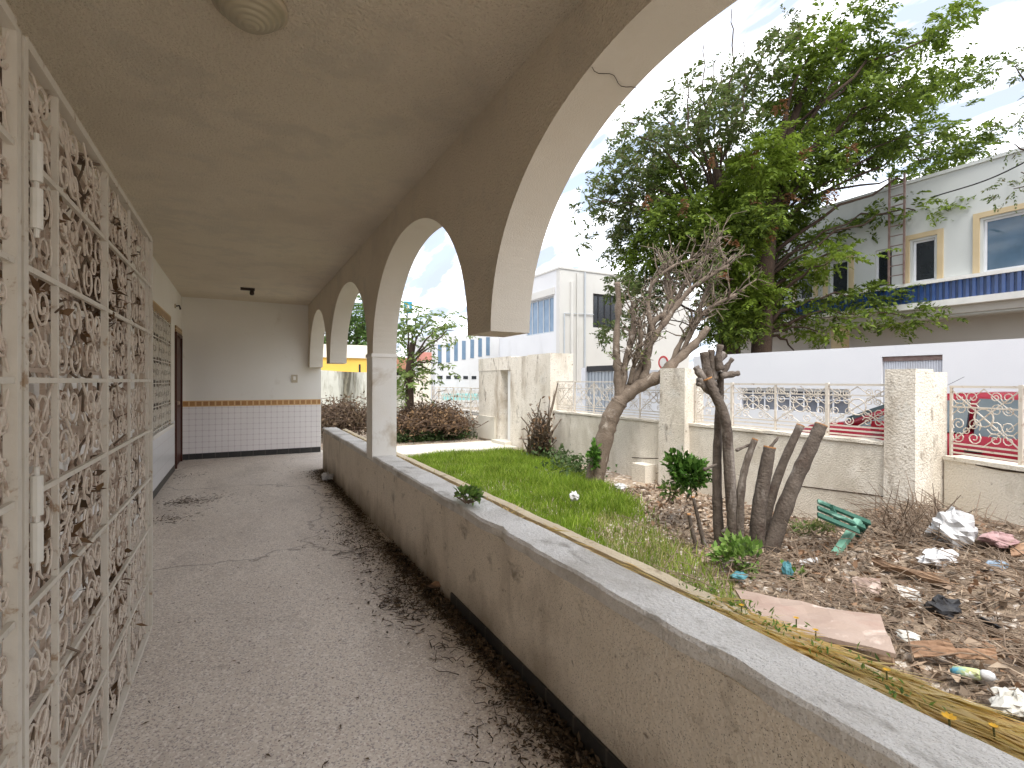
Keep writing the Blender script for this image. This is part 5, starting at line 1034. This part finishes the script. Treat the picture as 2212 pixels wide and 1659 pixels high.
# low far white wing with slit windows
lb_ = thing('far_building', (13.2, 32, -.25), 'far white building with a row of narrow blue slit windows', 'building')
FY = 30.0; xl, xr_ = Xy(940, FY), Xy(1215, FY)
MB().box(xl, xr_+1, FY, FY+6, -.3, 4.35).build('wall', M['corner_wall'], lb_)
MB().box(Xy(1078, FY), xr_+1, FY-.9, FY-.002, -.3, 4.30).build('front_bay', M['corner_wall'], lb_)
for px in (968, 985, 1002, 1020, 950, 1037, 1054): 
    a = Xy(px-4, FY); b = Xy(px+4, FY); MB().box(a, b, FY-.02, FY+.05, 2.6+.006*(px-968), 3.8+.006*(px-968)).build('window', M['glass_blue'], lb_)
for px in (951, 969, 987, 1006, 1024): a = Xy(px-5, FY); b = Xy(px+5, FY); MB().box(a, b, FY-.02, FY+.05, 1.55, 1.75).build('vent', M['glass_dark'], lb_)
MB().box(Xy(955, FY-1), Xy(1030, FY-1), FY-1.3, FY-.95, .25, .65).build('canopy', mat('turquoise canopy', (.28, .58, .58), None, 2, .6, 0), lb_)
# yellow building beyond the garden wall
yb2 = thing('yellow_building', (6.5, 36, -.25), 'low yellow building with a pale parapet beyond the garden wall', 'building')
YY_ = 34.0; MB().box(Xy(690, YY_), Xy(812, YY_), YY_, YY_+5, -.3, 2.9).build('wall', M['yellow_bld'], yb2); MB().box(Xy(690, YY_)-.1, Xy(812, YY_)+.1, YY_-.1, YY_+5.1, 2.902, 3.75).build('roof_parapet', M['cream_bld'], yb2)
MB().box(Xy(775, YY_), Xy(779, YY_), YY_-.03, YY_+.02, 1.9, 2.5).build('window', M['glass_dark'], yb2); MB().box(Xy(690, YY_), Xy(812, YY_), YY_-.15, YY_-.002, 1.75, 1.9).build('ledge', M['cream_bld'], yb2)
# blue sign on a pole, pink signs
sgp = P(881, 664, 19); sg = thing('sign_post', (sgp[0], sgp[1], -.25), 'blue square sign on a tall thin pole behind the small tree', 'sign')
MB().tube([(sgp[0], sgp[1]+.06, -.25), (sgp[0], sgp[1]+.06, sgp[2]+.2)], .035, 8).build('pole', M['grey_metal'], sg); MB().obox(sgp, (1, 0, 0), .16, (0, 1, 0), .02, (0, 0, 1), .22).build('panel', M['blue_sign'], sg); MB().obox(sgp+[0, -.022, 0], (1, 0, 0), .05, (0, 1, 0), .002, (0, 0, 1), .07).build('emblem', M['white_trim'], sg)
rs_ = P(1434, 783, 9.0); sn = thing('road_sign', (rs_[0], rs_[1], -.13), 'round white road sign with a red rim behind the middle pillar', 'sign')
MB().tube([(rs_[0]+.03, rs_[1], -.13), (rs_[0]+.03, rs_[1], rs_[2]+.1)], .025, 8).build('pole', M['grey_metal'], sn)
MB().lathe([(.085, 0), (.12, 0), (.12, .012), (.085, .012), (.085, 0)], rs_-[.02, 0, 0], 20, 'x').build('rim', M['red_sign'], sn); MB().lathe([(0, .002), (.085, .002), (.085, .01), (0, .01)], rs_-[.02, 0, 0], 20, 'x').build('disc', M['white_trim'], sn)
bs = P(924, 770, 24); orr = thing('chimney_stack', (bs[0], bs[1], -.25), 'small red topped stack beyond the brick end of the streaked wall', 'chimney')
MB().box(bs[0]-.15, bs[0]+.15, bs[1], bs[1]+1, -.27, bs[2]-.2).build('wall', M['cream_bld'], orr); MB().box(bs[0]-.2, bs[0]+.2, bs[1]-.05, bs[1]+1.05, bs[2]-.198, bs[2]+.2, .02).build('roof', mat('faded red paint', (.52, .23, .19), (.45, .19, .15), 4, .8, .1, 40), orr)

# ------------------------------------------------------------------ red car in the street
car = thing('parked_car', (8.3, 2.6, -.25), 'red parked car seen through the iron fence', 'car')
X0, X1 = 7.45, 9.11; Z0 = -.2
def loft(prof_rows, m, name, parent, smooth=True):
    """rows of (y, z, half width)"""
    mb = MB(); cxm = (X0+X1)/2; n = len(prof_rows[0])
    for row in prof_rows: mb.v += [(cxm+s, y, z) for (y, z, s) in row]
    for i in range(len(prof_rows)-1):
        for k in range(n): k2 = (k+1) % n; mb.f.append((i*n+k, i*n+k2, (i+1)*n+k2, (i+1)*n+k))
    mb.f.append(tuple(range(n-1, -1, -1))); mb.f.append(tuple((len(prof_rows)-1)*n+k for k in range(n)))
    return mb.build(name, m, parent, smooth)
ST = [(.60, .45, .70, .74), (.66, .32, .82, .80), (.95, .28, .96, .83), (1.5, .28, .99, .83), (2.4, .28, .99, .83), (3.2, .28, .99, .83), (3.7, .28, 1.01, .83), (4.2, .28, .99, .82), (4.6, .30, .93, .79), (4.82, .36, .82, .70), (4.90, .44, .66, .58)]
rows = []
for (y, zb_, zt_, hw) in ST:
    zb_ += Z0; zt_ += Z0; zm = (zb_+zt_)/2; rows.append([(y, zb_, -hw*.92), (y, zb_, hw*.92), (y, zm-.05, hw), (y, zm+.1, hw), (y, zt_-.03, hw*.96), (y, zt_+.015, hw*.82), (y, zt_+.03, 0), (y, zt_+.015, -hw*.82), (y, zt_-.03, -hw*.96), (y, zm+.1, -hw), (y, zm-.05, -hw)])
body = loft(rows, M['car_red'], 'body', car)
roofp = [(.80, 1.0, .70), (1.15, 1.38, .62), (1.7, 1.47, .60), (2.6, 1.47, .60), (3.25, 1.43, .61), (4.15, 1.02, .72)]
rows = [[(y, .90+Z0, -hw-.08), (y, .90+Z0, hw+.08), (y, z+Z0-.06, hw+.02), (y, z+Z0, hw*.85), (y, z+Z0+.01, 0), (y, z+Z0, -hw*.85), (y, z+Z0-.06, -hw-.02)] for (y, z, hw) in roofp]
loft(rows, M['car_red'], 'cabin', car)
cxm = (X0+X1)/2
for s in (-1, 1):
    for (pts) in ([(1.0, .97), (1.78, .97), (1.78, 1.38), (1.22, 1.31)], [(1.86, .97), (2.62, .97), (2.62, 1.40), (1.86, 1.39)], [(2.70, .99), (3.85, .99), (3.25, 1.34), (2.70, 1.39)]):
        mb = MB(); o_ = lambda z: (.775-.17*(z-.9)/.55)
        a_ = [(cxm+s*(o_(z)+.022), y, z+Z0) for y, z in pts]; b_ = [(cxm+s*(o_(z)-.02), y, z+Z0) for y, z in pts]; mb.quad(*a_); mb.quad(*b_[::-1])
        for i in range(4): mb.quad(a_[i], b_[i], b_[(i+1) % 4], a_[(i+1) % 4])
        mb.build('side_window', M['car_glass'], car)
    mb = MB().obox((cxm+s*.90, 3.55, 1.02+Z0), (1, 0, 0), .09, (0, 1, 0), .05, (0, 0, 1), .06).build('mirror', M['car_red'], car)
    for y in (1.75, 2.6): MB().obox((cxm+s*.838, y, .80+Z0), (1, 0, 0), .012, (0, 1, 0), .08, (0, 0, 1), .016).build('door_handle', M['car_black'], car)
    MB().obox((cxm+s*.838, 2.6, .50+Z0), (1, 0, 0), .012, (0, 1, 0), 1.1, (0, 0, 1), .025).build('side_trim', M['car_black'], car)
    for y in (1.25, 3.85):
        wb = MB().lathe([(.0, -.09), (.22, -.09), (.30, -.08), (.31, -.03), (.31, .03), (.30, .08), (.22, .09), (0, .09)], (cxm+s*.76, y, .31+Z0), 24, 'x').build('wheel', M['rubber'], car, True)
        mb = MB(); xw = cxm+s*.852
        mb.lathe([(0, 0), (.20, 0), (.205, s*.012), (.16, s*.012), (.05, s*.006), (0, s*.006)], (xw, y, .31+Z0), 20, 'x'); mb.build('rim', M['alloy'], wb, True)
    MB().obox((cxm+s*.58, 4.76, .70+Z0), (1, 0, 0), .16, (.0, 1, 0), .09, (0, 0, 1), .075).build('headlight', M['car_lamp'], car); MB().obox((cxm+s*.66, .64, .80+Z0), (1, 0, 0), .09, (0, 1, 0), .05, (0, 0, 1), .10).build('tail_light', M['red_lamp'], car)
ws = MB(); a_ = [(cxm-.66, 4.06, 1.06+Z0), (cxm+.66, 4.06, 1.06+Z0), (cxm+.55, 3.31, 1.40+Z0), (cxm-.55, 3.31, 1.40+Z0)]; up_ = np.array([0, .02, .03])
ws.quad(*[np.array(p)+up_ for p in a_]); ws.quad(*[np.array(p)-up_ for p in a_[::-1]])
for i in range(4): ws.quad(np.array(a_[i])+up_, np.array(a_[i])-up_, np.array(a_[(i+1) % 4])-up_, np.array(a_[(i+1) % 4])+up_)
ws.build('windscreen', M['car_glass'], car)
ws = MB(); a_ = [(cxm+.60, .86, 1.06+Z0), (cxm-.60, .86, 1.06+Z0), (cxm-.55, 1.12, 1.36+Z0), (cxm+.55, 1.12, 1.36+Z0)]; up_ = np.array([0, -.03, .02])
ws.quad(*[np.array(p)+up_ for p in a_]); ws.quad(*[np.array(p)-up_ for p in a_[::-1]])
for i in range(4): ws.quad(np.array(a_[i])+up_, np.array(a_[i])-up_, np.array(a_[(i+1) % 4])-up_, np.array(a_[(i+1) % 4])+up_)
ws.build('rear_window', M['car_glass'], car)
MB().box(cxm-.72, cxm+.62, 4.84, 4.93, .34+Z0, .46+Z0).build('bumper', M['car_black'], car); MB().box(cxm-.72, cxm+.72, .55, .64, .40+Z0, .55+Z0).build('bumper', M['car_black'], car)
for o in bpy.data.objects:
    if o.type == 'MESH' and not o.data.materials: o.data.materials.append(M['path'])
